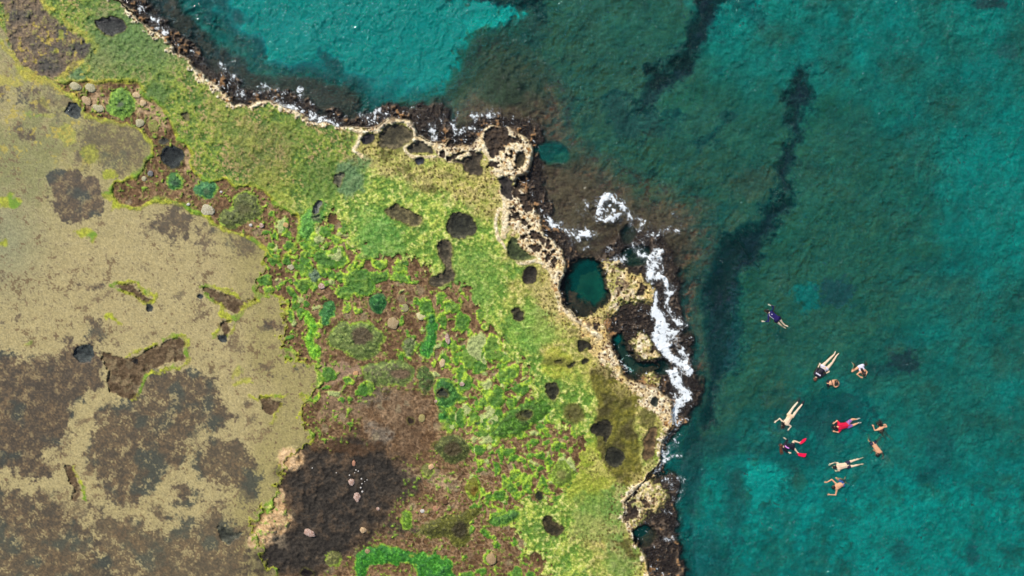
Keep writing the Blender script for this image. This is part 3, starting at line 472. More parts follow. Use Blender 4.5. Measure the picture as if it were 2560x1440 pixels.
# ------------------------------------------------------------------ heights
land = 1 - sst(dC, -3, 5)
prom = ones * 0
for d in [dProm] + dPal: prom = np.maximum(prom, 1 - sst(d + 10 * n16 + 6 * n7, -6, 5))
Z = .27 + .012 * n40 + 0 * X
Z = Z + sand * (.0 + .004 * n7) + .02 * rim
alg = (1 - sand) * (1 - brown) * (1 - pale)
Z = Z + alg * (.015 + .035 * n16 + .036 * n7 + .008 * n3)
Z = Z + brown * (-.045 + .035 * n16 + .022 * n7 + .008 * n3 + cob * (.035 * (1 - sst(ce, .03, .25)) - .0)) + gul * (-.06 + .05 * n16 + .03 * n7)
Z = Z + ism * (.04 + .02 * n7 + .03 * sst(isl, 1, 6))
Z = Z + pale * (.05 + .045 * n7 + .03 * n16 + .015 * n3) - .05 * pale * SPOTS * (pid > 0) - .03 * pz * SPOTS * (1 - pale) + .05 * lipm
Z = Z + (1 - sst(dBk2, -10, 14)) * (.012 * n7 + .04 * n40 + .012 * n16) + bedh * .08 - .12 * dbit
for cx, cy, r in ((725,1152,30),(690,1300,30),(668,1335,26)): Z = Z + .16 * sst(blobm(cx, cy, r) + .2 * n16, .2, .7)
Zl = Z
Zs = -dep + inn * (.02 * n3)
pr = -.1 * dbit + prom * (.13 + .05 * n7 + .05 * n16 - .1 * SPOTS * (pid > 0))
Z = np.maximum(Zs + (Zl - Zs) * land, Zs + (pr - Zs) * prom)
under = (1 - land) * (1 - prom)
# pools
pool_sd = []
LV = .235
for lab, p, dd, c in POOLS:
    d = sd(p, .8, 40) + 2.4 * n7 + 2 * n16
    k = 1 - sst(d, -1.0, 1.6); cc = mix(ones[..., None] * c8(*c) * .8, c8(*c) * 1.25, np.clip(.5 + .5 * n7 + .4 * n16, 0, 1)); cc = cc * (1 + .3 * sst(d, -12, -2))[..., None]
    lay(.8 * (1 - sst(d, 0, 6 + 2 * n7)) * (1 - pale) * (1 - sand), mix(ones[..., None] * c8(112,112,44), c8(92,90,50), ones * .5))
    lay(k, cc); bed = LV - .035 - dd * .22 * sst(-d, 0, 14) + .02 * n7
    Z = Z + (bed - Z) * (1 - sst(d, -2.0, 2.5)); pool_sd.append((lab, d, LV, dd)); PID[d < 4] = 0
lag_sd = []
for q in LAGOONS:
    lab, p = q[0], q[1]; d = sd(p, .9, 40) + 5 * n7 + 3 * n16 + 2; k = 1 - sst(d, -3, 3); core = sd(q[2], 1.0, 40) + 6 * n16 + 4 * n7; kc = 1 - sst(core, -10, 5)
    vis = mix(mix(ones[..., None] * c8(48,48,40), c8(66,60,46), np.clip(.5 + n7, 0, 1)), c8(14,72,50) if 'emerald' in lab else (c8(22,90,66) if 'teal' in lab else c8(44,62,50)), kc)
    if 'lagoon' in lab: vis = mix(vis, c8(28,56,46), .8 * (1 - kc) * (1 - sst(d, -16, -4)))
    V = V + (vis - V) * k[..., None]; dl = .12 + .5 * sst(-d, 0, 16) + .5 * kc; dep = dep + (dl - dep) * k
    Z = Z + (-dl - Z) * (1 - sst(d, -4, 3)); under = np.maximum(under, 1 - sst(d, -1, 3)); lag_sd.append((lab, d))
    prom = prom * sst(d, -2, 3)
# optics of the sea water, per metre
KR, KG, KB = .60, .055, .095; SCAT = np.array([.003, .27, .235], np.float32)
wd = np.clip(-Z, 0, 6)
Tw = np.stack([np.exp(-2 * KR * wd), np.exp(-2 * KG * wd), np.exp(-2 * KB * wd)], -1); mot = .14 * n16 + .10 * n7 + .10 * fbm(X, Y, 70, 3, 88) - .22 * sst(fbm(X, Y, 46, 4, 89) + .3 * n7, .35, .8); VL = lin(V) * 1.08 * np.clip(1 + mot * (1.0 - .6 * (1 - sst(dT, -8, 10))), .5, 1.5)[..., None]
silt = np.clip(.62 * VL[..., 1] / SCAT[1], 0, .62) * sst(wd, .15, 1.0); TURB = np.clip(-np.log(1 - silt) / np.maximum(wd, .2), 0, 2.5); f = silt[..., None]   # how milky the water is, per metre
bed = np.clip((VL - SCAT * f * .95) / (Tw * (1 - f) ** 2 + 1e-4), .012, .9)
wet = sst(wd, 0.0, .06) * 0 + under
grain = 1 + .09 * n3 * (1 - .4 * sand) + .08 * fbm(X, Y, 2.2, 1, 77); RGB = RGB * grain[..., None] * .985; ALB = lin(np.clip(RGB, 0, 1)); ALB = ALB + (bed - ALB) * np.clip(under, 0, 1)[..., None]
SHAL = (Z > -.01) & (under > .5)
# ------------------------------------------------------------------ materials
def mat(name, rough=.7, spec=.3):
    m = bpy.data.materials.new(name); m.use_nodes = True; n = m.node_tree; b = n.nodes["Principled BSDF"]
    b.inputs["Roughness"].default_value = rough; b.inputs["Specular IOR Level"].default_value = spec; return m, n, b
def ground_material(name, rough, spec, bump, scale, var):
    m, n, b = mat(name, rough, spec); L = n.links.new
    at = n.nodes.new("ShaderNodeAttribute"); at.attribute_name = "albedo"
    tc = n.nodes.new("ShaderNodeTexCoord"); ns = n.nodes.new("ShaderNodeTexNoise"); ns.inputs["Scale"].default_value = scale; ns.inputs["Detail"].default_value = 4
    L(tc.outputs["Object"], ns.inputs["Vector"])
    mr = n.nodes.new("ShaderNodeMapRange"); mr.inputs[1].default_value = .25; mr.inputs[2].default_value = .75; mr.inputs[3].default_value = 1 - var; mr.inputs[4].default_value = 1 + var
    L(ns.outputs["Fac"], mr.inputs[0])
    vm = n.nodes.new("ShaderNodeVectorMath"); vm.operation = 'SCALE'; L(at.outputs["Color"], vm.inputs[0]); L(mr.outputs[0], vm.inputs["Scale"]); L(vm.outputs[0], b.inputs["Base Color"])
    bp = n.nodes.new("ShaderNodeBump"); bp.inputs["Strength"].default_value = 1; bp.inputs["Distance"].default_value = bump; L(ns.outputs["Fac"], bp.inputs["Height"]); L(bp.outputs[0], b.inputs["Normal"])
    return m
M_ROCK = ground_material("limestone_shelf", .75, .25, .02, 14, .22)
M_ALG = ground_material("green_algae", .65, .3, .03, 16, .25)
M_SAND = ground_material("wet_sand", .6, .3, .006, 22, .16)
M_BED = ground_material("sea_bed", .9, .1, .02, 10, .2)
def water_material(name, bump, rough, pooled=False):
    m = bpy.data.materials.new(name); m.use_nodes = True; n = m.node_tree; n.nodes.clear(); L = n.links.new; N = n.nodes.new
    out = N("ShaderNodeOutputMaterial"); at = N("ShaderNodeAttribute"); at.attribute_name = "water_depth"
    cmb = N("ShaderNodeCombineColor")
    for k, q in zip((KR, KG, KB), range(3)):
        p = N("ShaderNodeMath"); p.operation = 'POWER'; p.inputs[0].default_value = math.exp(-k); L(at.outputs["Fac"], p.inputs[1]); L(p.outputs[0], cmb.inputs[q])
    tr = N("ShaderNodeBsdfTransparent"); L(cmb.outputs[0], tr.inputs[0])
    tb = N("ShaderNodeAttribute"); tb.attribute_name = "turbidity"; mu = N("ShaderNodeMath"); mu.operation = 'MULTIPLY'; L(tb.outputs["Fac"], mu.inputs[0]); L(at.outputs["Fac"], mu.inputs[1])
    p = N("ShaderNodeMath"); p.operation = 'POWER'; p.inputs[0].default_value = math.exp(-1); L(mu.outputs[0], p.inputs[1])
    f = N("ShaderNodeMath"); f.operation = 'SUBTRACT'; f.inputs[0].default_value = 1; L(p.outputs[0], f.inputs[1])
    tc = N("ShaderNodeTexCoord"); mp = N("ShaderNodeMapping"); mp.inputs["Rotation"].default_value = (0, 0, math.radians(35)); mp.inputs["Scale"].default_value = (.8, 1.9, 1); L(tc.outputs["Object"], mp.inputs[0])
    ns = N("ShaderNodeTexNoise"); ns.inputs["Scale"].default_value = 3.2; ns.inputs["Detail"].default_value = 5; ns.inputs["Distortion"].default_value = 1.2; L(mp.outputs[0], ns.inputs["Vector"])
    q = ns.outputs["Fac"]
    for op, v in (('SUBTRACT', .5), ('ABSOLUTE', 0), ('MULTIPLY', -1.6)): k_ = N("ShaderNodeMath"); k_.operation = op; L(q, k_.inputs[0]); k_.inputs[1].default_value = v; q = k_.outputs[0]
    bp = N("ShaderNodeBump"); bp.inputs["Distance"].default_value = bump; L(q, bp.inputs["Height"])
    df = N("ShaderNodeBsdfDiffuse"); df.inputs[0].default_value = (*[float(v) for v in SCAT], 1); L(bp.outputs[0], df.inputs["Normal"])
    gl = N("ShaderNodeBsdfGlossy"); gl.inputs["Roughness"].default_value = rough; L(bp.outputs[0], gl.inputs["Normal"])
    mx = N("ShaderNodeMixShader"); L(f.outputs[0], mx.inputs[0]); L(tr.outputs[0], mx.inputs[1]); L(df.outputs[0], mx.inputs[2])
    fr = N("ShaderNodeFresnel"); fr.inputs[0].default_value = 1.33; L(bp.outputs[0], fr.inputs["Normal"])
    m2 = N("ShaderNodeMixShader"); L(fr.outputs[0], m2.inputs[0]); L(mx.outputs[0], m2.inputs[1]); L(gl.outputs[0], m2.inputs[2]); L(m2.outputs[0], out.inputs[0])
    return m
M_SEA = water_material("sea_water", .10, .07)
M_POOL = water_material("pool_water", .01, .05)

# ------------------------------------------------------------------ grid pieces -> mesh objects
PXX, PYY = world_xy(X, Y, np.clip(Z, -4, 1))  # terrain vertices shifted about the camera by height, staying on their image pixels
def piece(name, cellmask, material, Zf=None, xy=None, color=True, depth=None, extra=None, smooth=True):
    """one mesh from the grid cells in cellmask (shape NY-1, NX-1)"""
    jj, ii = np.nonzero(cellmask); a = jj * NX + ii
    quads = np.stack([a, a + NX, a + NX + 1, a + 1], 1).astype(np.int64)      # rows run downwards in the picture, so this order faces up
    used = np.unique(quads); remap = np.zeros(NX * NY, np.int32); remap[used] = np.arange(len(used)); q = remap[quads].astype(np.int32)
    zz = (Z if Zf is None else Zf).ravel()[used]; xx, yy = (PXX, PYY) if xy is None else xy
    co = np.stack([xx.ravel()[used], yy.ravel()[used], zz], 1).astype(np.float32)
    me = bpy.data.meshes.new(name); me.vertices.add(len(used)); me.vertices.foreach_set("co", co.ravel())
    me.loops.add(q.size); me.loops.foreach_set("vertex_index", q.ravel()); me.polygons.add(len(q))
    me.polygons.foreach_set("loop_start", np.arange(0, q.size, 4, dtype=np.int32)); me.polygons.foreach_set("loop_total", np.full(len(q), 4, np.int32))
    if smooth: me.polygons.foreach_set("use_smooth", np.ones(len(q), bool))
    me.update(calc_edges=True)
    if color:
        c = np.ones((len(used), 4), np.float32); c[:, :3] = ALB.reshape(-1, 3)[used]
        at = me.attributes.new("albedo", 'FLOAT_COLOR', 'POINT'); at.data.foreach_set("color", c.ravel())
    if depth is not None:
        at = me.attributes.new("water_depth", 'FLOAT', 'POINT'); at.data.foreach_set("value", depth.ravel()[used].astype(np.float32))
    if depth is not None:
        at = me.attributes.new("turbidity", 'FLOAT', 'POINT'); at.data.foreach_set("value", TURB.ravel()[used].astype(np.float32))
    if extra is not None:
        at = me.attributes.new(extra[0], 'FLOAT', 'POINT'); at.data.foreach_set("value", extra[1].ravel()[used].astype(np.float32))
    me.materials.append(material); o = bpy.data.objects.new(name, me); COL.objects.link(o); return o
cc = lambda f: f[:-1, :-1]
und = cc(under) > .5
pid_c = cc(PID)
ALGM = np.clip((1 - sand) * (1 - brown) * (1 - pale) * (1 - lipm) * (1 - (1 - sst(dTan, -6, 5))) + ism + rim * (dC < -25), 0, 1)
for lab, d, lv_, dd in pool_sd: ALGM = ALGM * (d > 3)
algc = (cc(ALGM) > .5) & ~und & (pid_c == 0)
sandc = (cc(sand) > .5) & ~und & ~algc & (pid_c == 0) & (cc(gul) < .5) & (cc(brown) < .5)
rockc = ~und & ~algc & ~sandc & (pid_c == 0)
tag(piece("sea_bed", und, M_BED), "sea bed of sand and dark reef under the green water", "sea bed", kind="structure")
tag(piece("rocky_shore", rockc, M_ROCK), "pitted brown, black and pale limestone shelf along the sea", "rock shelf", kind="structure")
tag(piece("sand_flat", sandc, M_SAND), "beige sand flat with dark crusts on the left of the shelf", "sand flat", kind="structure")
tag(piece("algae", algc, M_ALG), "bright green and yellow algae carpet covering the rock shelf", "algae", kind="stuff")
for i, (lab, p, ca, cb) in enumerate(MOUNDS):
    m = pid_c == i + 1
    if m.sum() > 4: tag(piece("algae_bed", m, M_ALG), lab, "algae bed", "algae beds set in the brown rock")
# pools of standing water, each with its own outline
for lab, d, lv_, dd in pool_sd:
    m = cc(d) < 2.5
    dz = np.clip(lv_ - Z, .01, 1) * .5
    if m.sum() > 2: tag(piece("tide_pool", m, M_POOL, Zf=np.full(X.shape, lv_, np.float32), xy=world_xy(X, Y, lv_), color=False, depth=dz), lab, "tide pool", "tide pools in the rock shelf")
# the sea
wv = np.zeros(X.shape, np.float32)
ux = X + 14 * n40 + 5 * n16; uy = Y + 14 * m40 + 5 * m16
a1 = math.radians(52); px1 = ux * np.cos(a1) - uy * np.sin(a1); py1 = ux * np.sin(a1) + uy * np.cos(a1)
px2 = px1 + 5 * n7; py2 = py1 + 5 * m7; r1 = np.clip(ridged(px2 * .5, py2 * 1.1, 38, 2, 41, .35), 0, 1) ** 1.4; r2 = np.clip(ridged(px2 * .6 + 40, py2 * 1.2, 19, 1, 43), 0, 1) ** 1.5; r3 = np.clip(ridged(px2 * .9 + 80, py2 * 1.1, 11, 1, 47), 0, 1)
gust = .65 + .5 * sst(n90 + .4 * n40, -.5, .5)
wv = (.055 * r1 + .075 * r2 + .075 * r3) * gust + .07 * fbm(px1 * .5, py1 * 1.2, 80, 2, 44) - .075
fade = sst(3200 - np.maximum(np.abs(X - 1280), np.abs(Y - 720)), 0, 900)
calm = sst(wd, .0, .8) * .85 + .15
ZW = (wv - .03) * calm * fade
seam = und.copy()
lagm = np.zeros(und.shape, bool)
for lab, d in lag_sd:
    m = (cc(d) < 3); m &= und; dz = np.clip(-Z, 0, 6); 
    tag(piece("tide_pool", m, M_POOL, Zf=np.full(X.shape, .0, np.float32), xy=world_xy(X, Y, 0), color=False, depth=dz), lab, "tide pool", "tide pools in the rock shelf"); lagm |= m
# ------------------------------------------------------------------ people in the water
def simple_mat(name, c, rough=.6, var=.12, scale=9, spec=.3, pattern=None):
    m, n, b = mat(name, rough, spec); L = n.links.new; tc = n.nodes.new("ShaderNodeTexCoord"); ns = n.nodes.new("ShaderNodeTexNoise")
    ns.inputs["Scale"].default_value = scale; ns.inputs["Detail"].default_value = 3; L(tc.outputs["Object"], ns.inputs["Vector"])
    cr = n.nodes.new("ShaderNodeValToRGB"); a = lin(c8(*c)); e = cr.color_ramp.elements
    if pattern is None:
        e[0].position = .3; e[1].position = .7; e[0].color = (*[float(v) * (1 - var) for v in a], 1); e[1].color = (*[min(1, float(v) * (1 + var)) for v in a], 1)
    else:
        q = lin(c8(*pattern)); e[0].position = .48; e[1].position = .54; e[0].color = (*[float(v) for v in a], 1); e[1].color = (*[float(v) for v in q], 1)
    L(ns.outputs["Fac"], cr.inputs[0]); L(cr.outputs[0], b.inputs["Base Color"])
    bp = n.nodes.new("ShaderNodeBump"); bp.inputs["Distance"].default_value = .01; bp.inputs["Strength"].default_value = .5; L(ns.outputs["Fac"], bp.inputs["Height"]); L(bp.outputs[0], b.inputs["Normal"])
    return m
M_SKIN = simple_mat("pale_skin", (236, 206, 172)); M_TAN = simple_mat("tanned_skin", (226, 168, 128)); M_SKIN2 = simple_mat("fair_skin", (240, 212, 180))
M_HAIR = simple_mat("black_hair", (34, 26, 24), .45, .4, 30); M_BROWNHAIR = simple_mat("brown_hair", (104, 62, 44), .45, .4, 30)
M_NAVY = simple_mat("navy_fabric", (38, 28, 92)); M_BLACKF = simple_mat("black_fabric", (30, 28, 40), .5, .3); M_WHITE = simple_mat("white_fabric", (226, 218, 232))
M_RED = simple_mat("red_fabric", (214, 20, 62)); M_PRINT = simple_mat("printed_fabric", (92, 92, 170), .6, .1, 22, .3, (214, 120, 160)); M_DENIM = simple_mat("dark_blue_fabric", (44, 44, 66))
M_BLUE = simple_mat("blue_fabric", (34, 58, 120), .6, .1, 30, .3, (70, 120, 170)); M_FIN = simple_mat("red_rubber", (232, 16, 70), .35, .08, 9, .5); M_NUDE = simple_mat("beige_fabric", (238, 204, 160))
M_ZEBRA = simple_mat("striped_rubber", (34, 34, 34), .5, .1, 26, .3, (226, 226, 210)); M_MAG = simple_mat("pink_fabric", (236, 150, 230), .5, .1, 12); M_LIME = simple_mat("pale_lime_rubber", (196, 214, 150), .4)

def W3(j): x, y = world_xy(j[0], j[1], j[2] if len(j) > 2 else 0); return Vector((x, y, (j[2] if len(j) > 2 else 0) - .018))
class Shape:
    def __init__(s): s.v = []; s.f = []; s.bones = []
    def cap(s, a, b, ra, rb, lab, flat=1.0, n=12, track=True):
        """tapered capsule from a to b; flat squashes it along z"""
        a = Vector(a); b = Vector(b); d = b - a; L = max(d.length, 1e-5); d = d / L
        u = d.cross(Vector((0, 0, 1))); u = u.normalized() if u.length > 1e-3 else Vector((1, 0, 0)); w_ = u.cross(d)
        prof = []
        for k in range(1, 5): t = math.pi / 2 * k / 4; prof.append((-math.cos(t) * ra, math.sin(t) * ra))
        for k in range(4): t = math.pi / 2 * k / 4; prof.append((L + math.sin(t) * rb, math.cos(t) * rb))
        base = len(s.v); s.v.append(a - d * ra)
        for h, r in prof:
            for i in range(n):
                t = 2 * math.pi * i / n; o = u * (r * math.cos(t)) + w_ * (r * math.sin(t) * flat); s.v.append(a + d * h + o)
        s.v.append(b + d * rb); e = len(s.v) - 1; m = len(prof)
        for i in range(n):
            j = (i + 1) % n; s.f.append((base, base + 1 + j, base + 1 + i)); s.f.append((e, base + 1 + (m - 1) * n + i, base + 1 + (m - 1) * n + j))
            for k in range(m - 1): p = base + 1 + k * n; s.f.append((p + i, p + j, p + n + j, p + n + i))
        if track: s.bones.append((a, b, ra, rb, lab, flat))
    def mesh(s, name):
        me = bpy.data.meshes.new(name); me.from_pydata([tuple(v) for v in s.v], [], s.f); me.update(); return me
def fused(shape, name, voxel=.009, smooth=4):
    me = shape.mesh(name); o = bpy.data.objects.new(name, me); COL.objects.link(o)
    r = o.modifiers.new("r", 'REMESH'); r.mode = 'VOXEL'; r.voxel_size = voxel; r.use_smooth_shade = True
    if smooth: q = o.modifiers.new("s", 'SMOOTH'); q.factor = .5; q.iterations = smooth
    dg = bpy.context.evaluated_depsgraph_get(); out = bpy.data.meshes.new_from_object(o.evaluated_get(dg)); out.name = name
    bpy.data.objects.remove(o); return out
def cover(me, labs, fn, name, material, parent, bones, off=.007, origin=None):
    """garment: the patch of body skin nearest the given bones, set off along the normals"""
    n = len(me.vertices); co = np.empty(n * 3, np.float32); me.vertices.foreach_get("co", co); co = co.reshape(-1, 3); nr = np.empty(n * 3, np.float32); me.vertices.foreach_get("normal", nr); nr = nr.reshape(-1, 3)
    best = np.full(n, 1e9); lab = np.zeros(n, int); tt = np.zeros(n)
    for k, (a, b, ra, rb, l, fl) in enumerate(bones):
        a_ = np.array(a) ; b_ = np.array(b); e = b_ - a_; t = np.clip(((co - a_) @ e) / (e @ e + 1e-9), 0, 1); d = np.linalg.norm(co - a_ - t[:, None] * e, axis=1) - (ra + (rb - ra) * t)
        m = d < best; best[m] = d[m]; lab[m] = k; tt[m] = t[m]
    names = [b[4] for b in bones]; ok = np.array([names[lab[i]] in labs and (labs[names[lab[i]]][0] <= tt[i] <= labs[names[lab[i]]][1]) for i in range(n)])
    if fn is not None: ok &= fn(co)
    keep = [tuple(p.vertices) for p in me.polygons if all(ok[v] for v in p.vertices)]
    if not keep: return None
    used = sorted({v for f in keep for v in f}); rm = {v: i for i, v in enumerate(used)}
    outer = [tuple(co[v] + nr[v] * off) for v in used]
    g = bpy.data.meshes.new(name); g.from_pydata(outer, [], [tuple(rm[v] for v in f) for f in keep]); g.polygons.foreach_set("use_smooth", [True] * len(g.polygons)); g.update(); g.materials.append(material)
    o = bpy.data.objects.new(name, g); COL.objects.link(o); o.parent = parent
    sm = o.modifiers.new("thickness", 'SOLIDIFY'); sm.thickness = .004; sm.offset = 0
    return o
ALLBONES = []; LAST = [None]
def person(label, J, skin, hair, clothes, hair_long=None, build=1.0, fins=None, group="people snorkelling off the rock shelf"):
    P = {k: W3(v) for k, v in J.items()}; s = Shape(); B = build
    neck = P['neck']; head = P['head']; pel = (P['hipA'] + P['hipB']) / 2; chest = (P['shA'] + P['shB']) / 2
    fw = (head - neck).normalized(); body_dir = (chest - pel); body_dir = body_dir.normalized() if body_dir.length > .05 else Vector((0, 0, 1))
    side = (P['shA'] - P['shB']).normalized()
    # torso: ribs, waist, hips
    rc = .105 * B
    for q, sg in (('shA', 1), ('shB', -1)):
        sh = P[q]; hip = P['hip' + q[2]]; ribs = chest.lerp(sh, .45); wst = pel.lerp(hip, .45)
        s.cap(chest.lerp(sh, .1), sh, .075 * B, .058 * B, 'shoulder')
        mid = ribs.lerp(wst, .62)
        s.cap(ribs, mid, rc * .95, rc * .80, 'chest'); s.cap(mid, wst, rc * .80, rc * .92, 'waist'); s.cap(wst, hip, .105 * B, .092 * B, 'hips')
    s.cap(chest, pel, rc, rc, 'chest'); s.cap(chest, neck, .07 * B, .052, 'neck'); s.cap(neck, head, .05, .056, 'neck')
    # head with nose, ears, jaw; the face looks down into the water
    down = Vector((0, 0, -1)); face = (down - fw * down.dot(fw)); face = face.normalized() if face.length > .2 else body_dir
    crown = fw; hs = face.cross(crown).normalized()
    s.cap(head - crown * .02, head + crown * .045, .082, .078, 'head'); s.cap(head - crown * .05 + face * .035, head + face * .02, .055, .06, 'head')
    s.cap(head + face * .085 + crown * .01, head + face * .098 - crown * .018, .011, .014, 'head', n=8)
    s.cap(head + face * .078 - crown * .045 - hs * .018, head + face * .078 - crown * .045 + hs * .018, .008, .008, 'head', n=8)
    for sg in (-1, 1):
        s.cap(head + hs * .078 * sg - crown * .02, head + hs * .088 * sg + crown * .02, .013, .016, 'head', flat=.8, n=8)
        s.cap(head + face * .07 + hs * .03 * sg + crown * .022, head + face * .072 + hs * .034 * sg + crown * .022, .014, .014, 'head', n=8)
    for q in 'AB':
        sh, el, wr, ha = P['sh' + q], P['el' + q], P['wr' + q], P['ha' + q]
        s.cap(sh, el, .052 * B, .040 * B, 'upper_arm'); s.cap(el, wr, .040 * B, .026, 'forearm')
        hd = (ha - wr); hd = hd.normalized() if hd.length > 1e-3 else Vector((1, 0, 0)); pl = hd.cross(Vector((0, 0, 1))); pl = pl.normalized() if pl.length > .1 else Vector((1, 0, 0)); cu = pl.cross(hd); cu = -cu if cu.z > 0 else cu
        for i, (o, ln) in enumerate(((-.030, .058), (-.010, .072), (.010, .078), (.030, .068))):
            k = wr + hd * .088 + pl * o; s.cap(wr + hd * .012 + pl * o * .5, k, .017, .013, 'hand', track=False, n=8)
            m1 = k + hd * ln * .5 + pl * o * .25 + cu * .006; s.cap(k, m1, .010, .009, 'hand', track=False, n=8); s.cap(m1, m1 + hd * ln * .42 + cu * .018 + pl * o * .15, .009, .008, 'hand', track=False, n=8)
        tb = wr + hd * .030 + pl * .026; tm = tb + pl * .036 + hd * .028 + cu * .008; s.cap(tb, tm, .013, .010, 'hand', track=False, n=8); s.cap(tm, tm + hd * .028 + pl * .010, .010, .008, 'hand', track=False, n=8)
        s.bones.append((wr, wr + hd * .13, .035, .03, 'hand', 1))
        hip, kn, an, to = P['hip' + q], P['kn' + q], P['an' + q], P['to' + q]
        s.cap(hip, kn, .090 * B, .056 * B, 'thigh'); s.cap(kn, kn.lerp(an, .35), .055 * B, .056 * B, 'calf'); s.cap(kn.lerp(an, .35), an, .056 * B, .034, 'shin')
        fd = (to - an); fd = fd.normalized() if fd.length > 1e-3 else (an - kn).normalized()
        s.cap(an, an + fd * .09, .036, .036, 'foot', flat=.8); s.cap(an + fd * .08, an + fd * .17, .038, .026, 'foot', flat=.55)
    me = fused(s, "body"); root = bpy.data.objects.new("person", None); root.empty_display_size = .2; COL.objects.link(root)
    root.location = pel; inv = Matrix.Translation(-pel); me.transform(inv); me.materials.append(skin)
    bones = [(a - pel, b - pel, ra, rb, l, fl) for a, b, ra, rb, l, fl in s.bones]
    o = bpy.data.objects.new("body", me); COL.objects.link(o); o.parent = root
    tag(root, label, "person", group)
    # hair: a scalp shell plus strands where it is long
    h = Shape(); h.cap(head - crown * .012 - face * .012, head + crown * .05 - face * .014, .088, .083, 'hair')
    if hair_long:
        pts = [W3(q) for q in hair_long]; rs_ = random.Random(len(label))
        for k in range(7):
            j = Vector((rs_.uniform(-.04, .04), rs_.uniform(-.04, .04), rs_.uniform(-.01, .02))); prev = head - face * .03 + j * .6; r = .045
            for i, q in enumerate(pts):
                nx = q + j * (1 + .6 * i); r2 = .038 if i < len(pts) - 1 else .014; h.cap(prev, nx, r, r2, 'hair', n=8, track=False); prev = nx; r = r2
        h.bones += [(head, pts[-1], .06, .05, 'hair', 1)]
    hm = fused(h, "hair", .010, 2); hm.transform(inv); hm.materials.append(hair); ho = bpy.data.objects.new("hair", hm); COL.objects.link(ho); ho.parent = root
    for nm, m_, labs, fn in clothes: cover(me, labs, fn, nm, m_, root, bones, origin=pel)
    LAST[0] = bones; ALLBONES.extend(s.bones); ALLBONES.extend(h.bones)
    return root, P, pel
FULLTOP = {'chest': (0, 1), 'waist': (0, 1), 'shoulder': (0, 1), 'hips': (0, .4)}
def sleeves(upper, fore=-1, hips=1): 
    d = {'chest': (0, 1), 'waist': (0, 1), 'shoulder': (0, 1)}
    if hips: d['hips'] = (0, 1)
    if upper >= 0: d['upper_arm'] = (0, upper)
    if fore >= 0: d['forearm'] = (0, fore)
    return d
def shorts(t): return {'hips': (0, 1), 'thigh': (0, t)}
def along(P, pel, f0, f1):
    """keep the part of the trunk between two fractions from pelvis to neck"""
    a = np.array(P['neck'] - pel); L2 = a @ a
    return lambda co: ((co @ a) / L2 >= f0) & ((co @ a) / L2 <= f1)
def PJ(**k): return k

J1 = PJ(head=(1918.5,778,.04),neck=(1923.5,782,.03),shA=(1930,777,.0),shB=(1921.5,788.5,.0),elA=(1934,767,-.04),wrA=(1926,763.5,-.03),haA=(1915,759,.02),elB=(1921.5,803,-.03),wrB=(1911,804,.0),haB=(1904,803,.02),hipA=(1948,794,.0),hipB=(1940,802,.0),knA=(1955,806,-.1),anA=(1962,813,-.12),toA=(1967.5,815,-.08),knB=(1950,811,-.1),anB=(1957.5,817,-.14),toB=(1963,820,-.12))
r, P, pel = person("swimmer in a long sleeved navy rash guard, alone above the others", J1, M_SKIN2, M_HAIR, [("rash_guard", M_NAVY, sleeves(1, .85), None), ("swim_shorts", M_BLACKF, shorts(.35), None)], build=.95)
# pale piping and a small white mark on the back of the rash guard
def decal(name, pts, w_, zt, m, parent, pel):
    s = Shape(); q = [W3((x, y, z)) - pel for x, y, z in pts]
    for i in range(1, len(q)): s.cap(q[i - 1], q[i], w_, w_, name, n=8, track=False)
    me = s.mesh(name); me.materials.append(m); me.polygons.foreach_set("use_smooth", [True] * len(me.polygons)); o = bpy.data.objects.new(name, me); COL.objects.link(o); o.parent = parent; return o
decal("back_logo", [(1929.6,785.8,.12),(1930.8,786.2,.12)], .025, 0, M_WHITE, r, pel)
decal("piping", [(1923,786,.098),(1925.5,791,.108),(1930,794,.108),(1935,798,.105)], .011, 0, M_WHITE, r, pel)

J2 = PJ(head=(2039,947.5,.02),neck=(2041.5,942,.03),shA=(2037.5,934,.02),shB=(2049,943.5,.02),elA=(2043,924,.0),wrA=(2048,913.5,.02),haA=(2051,908,.03),elB=(2061,936,.0),wrB=(2069,931.5,.0),haB=(2074,927.5,.02),hipA=(2056,915,.03),hipB=(2067,922.5,.03),knA=(2072,899.5,.02),anA=(2086,886,.03),toA=(2088.5,880,.05),knB=(2081.5,906,.02),anB=(2091.5,889.5,.03),toB=(2096.5,884.5,.05))
r, P, pel = person("swimmer in a black shirt with a white print, bare legs stretched up and right", J2, M_SKIN, M_BROWNHAIR, [], build=1.0)
me = [c for c in r.children if c.name.startswith("body")][0].data
bones = LAST[0]
cover(me, sleeves(1, .55, 0), along(P, pel, .16, 1.2), "shirt", M_BLACKF, r, bones, .012); cover(me, shorts(.1), along(P, pel, -.6, .12), "bikini_bottom", M_WHITE, r, bones, .008)
decal("shirt_hem", [(2051.5,917.5,.10),(2057,920.5,.135),(2062,924,.135),(2065,929,.10)], .018, 0, M_WHITE, r, pel)
for k in range(5):
    t = k / 4; bx, by = 2041.5 + 9.2 * t, 933.0 + 5.6 * t
    decal("shirt_print", [(bx - .9, by + .2, .135), (bx + .5, by - 1.6 + (k % 2) * .6, .135), (bx + 1.0, by + .6, .135), (bx - .4, by + 1.5, .135), (bx - .9, by + .2, .135)], .013, 0, M_WHITE, r, pel)

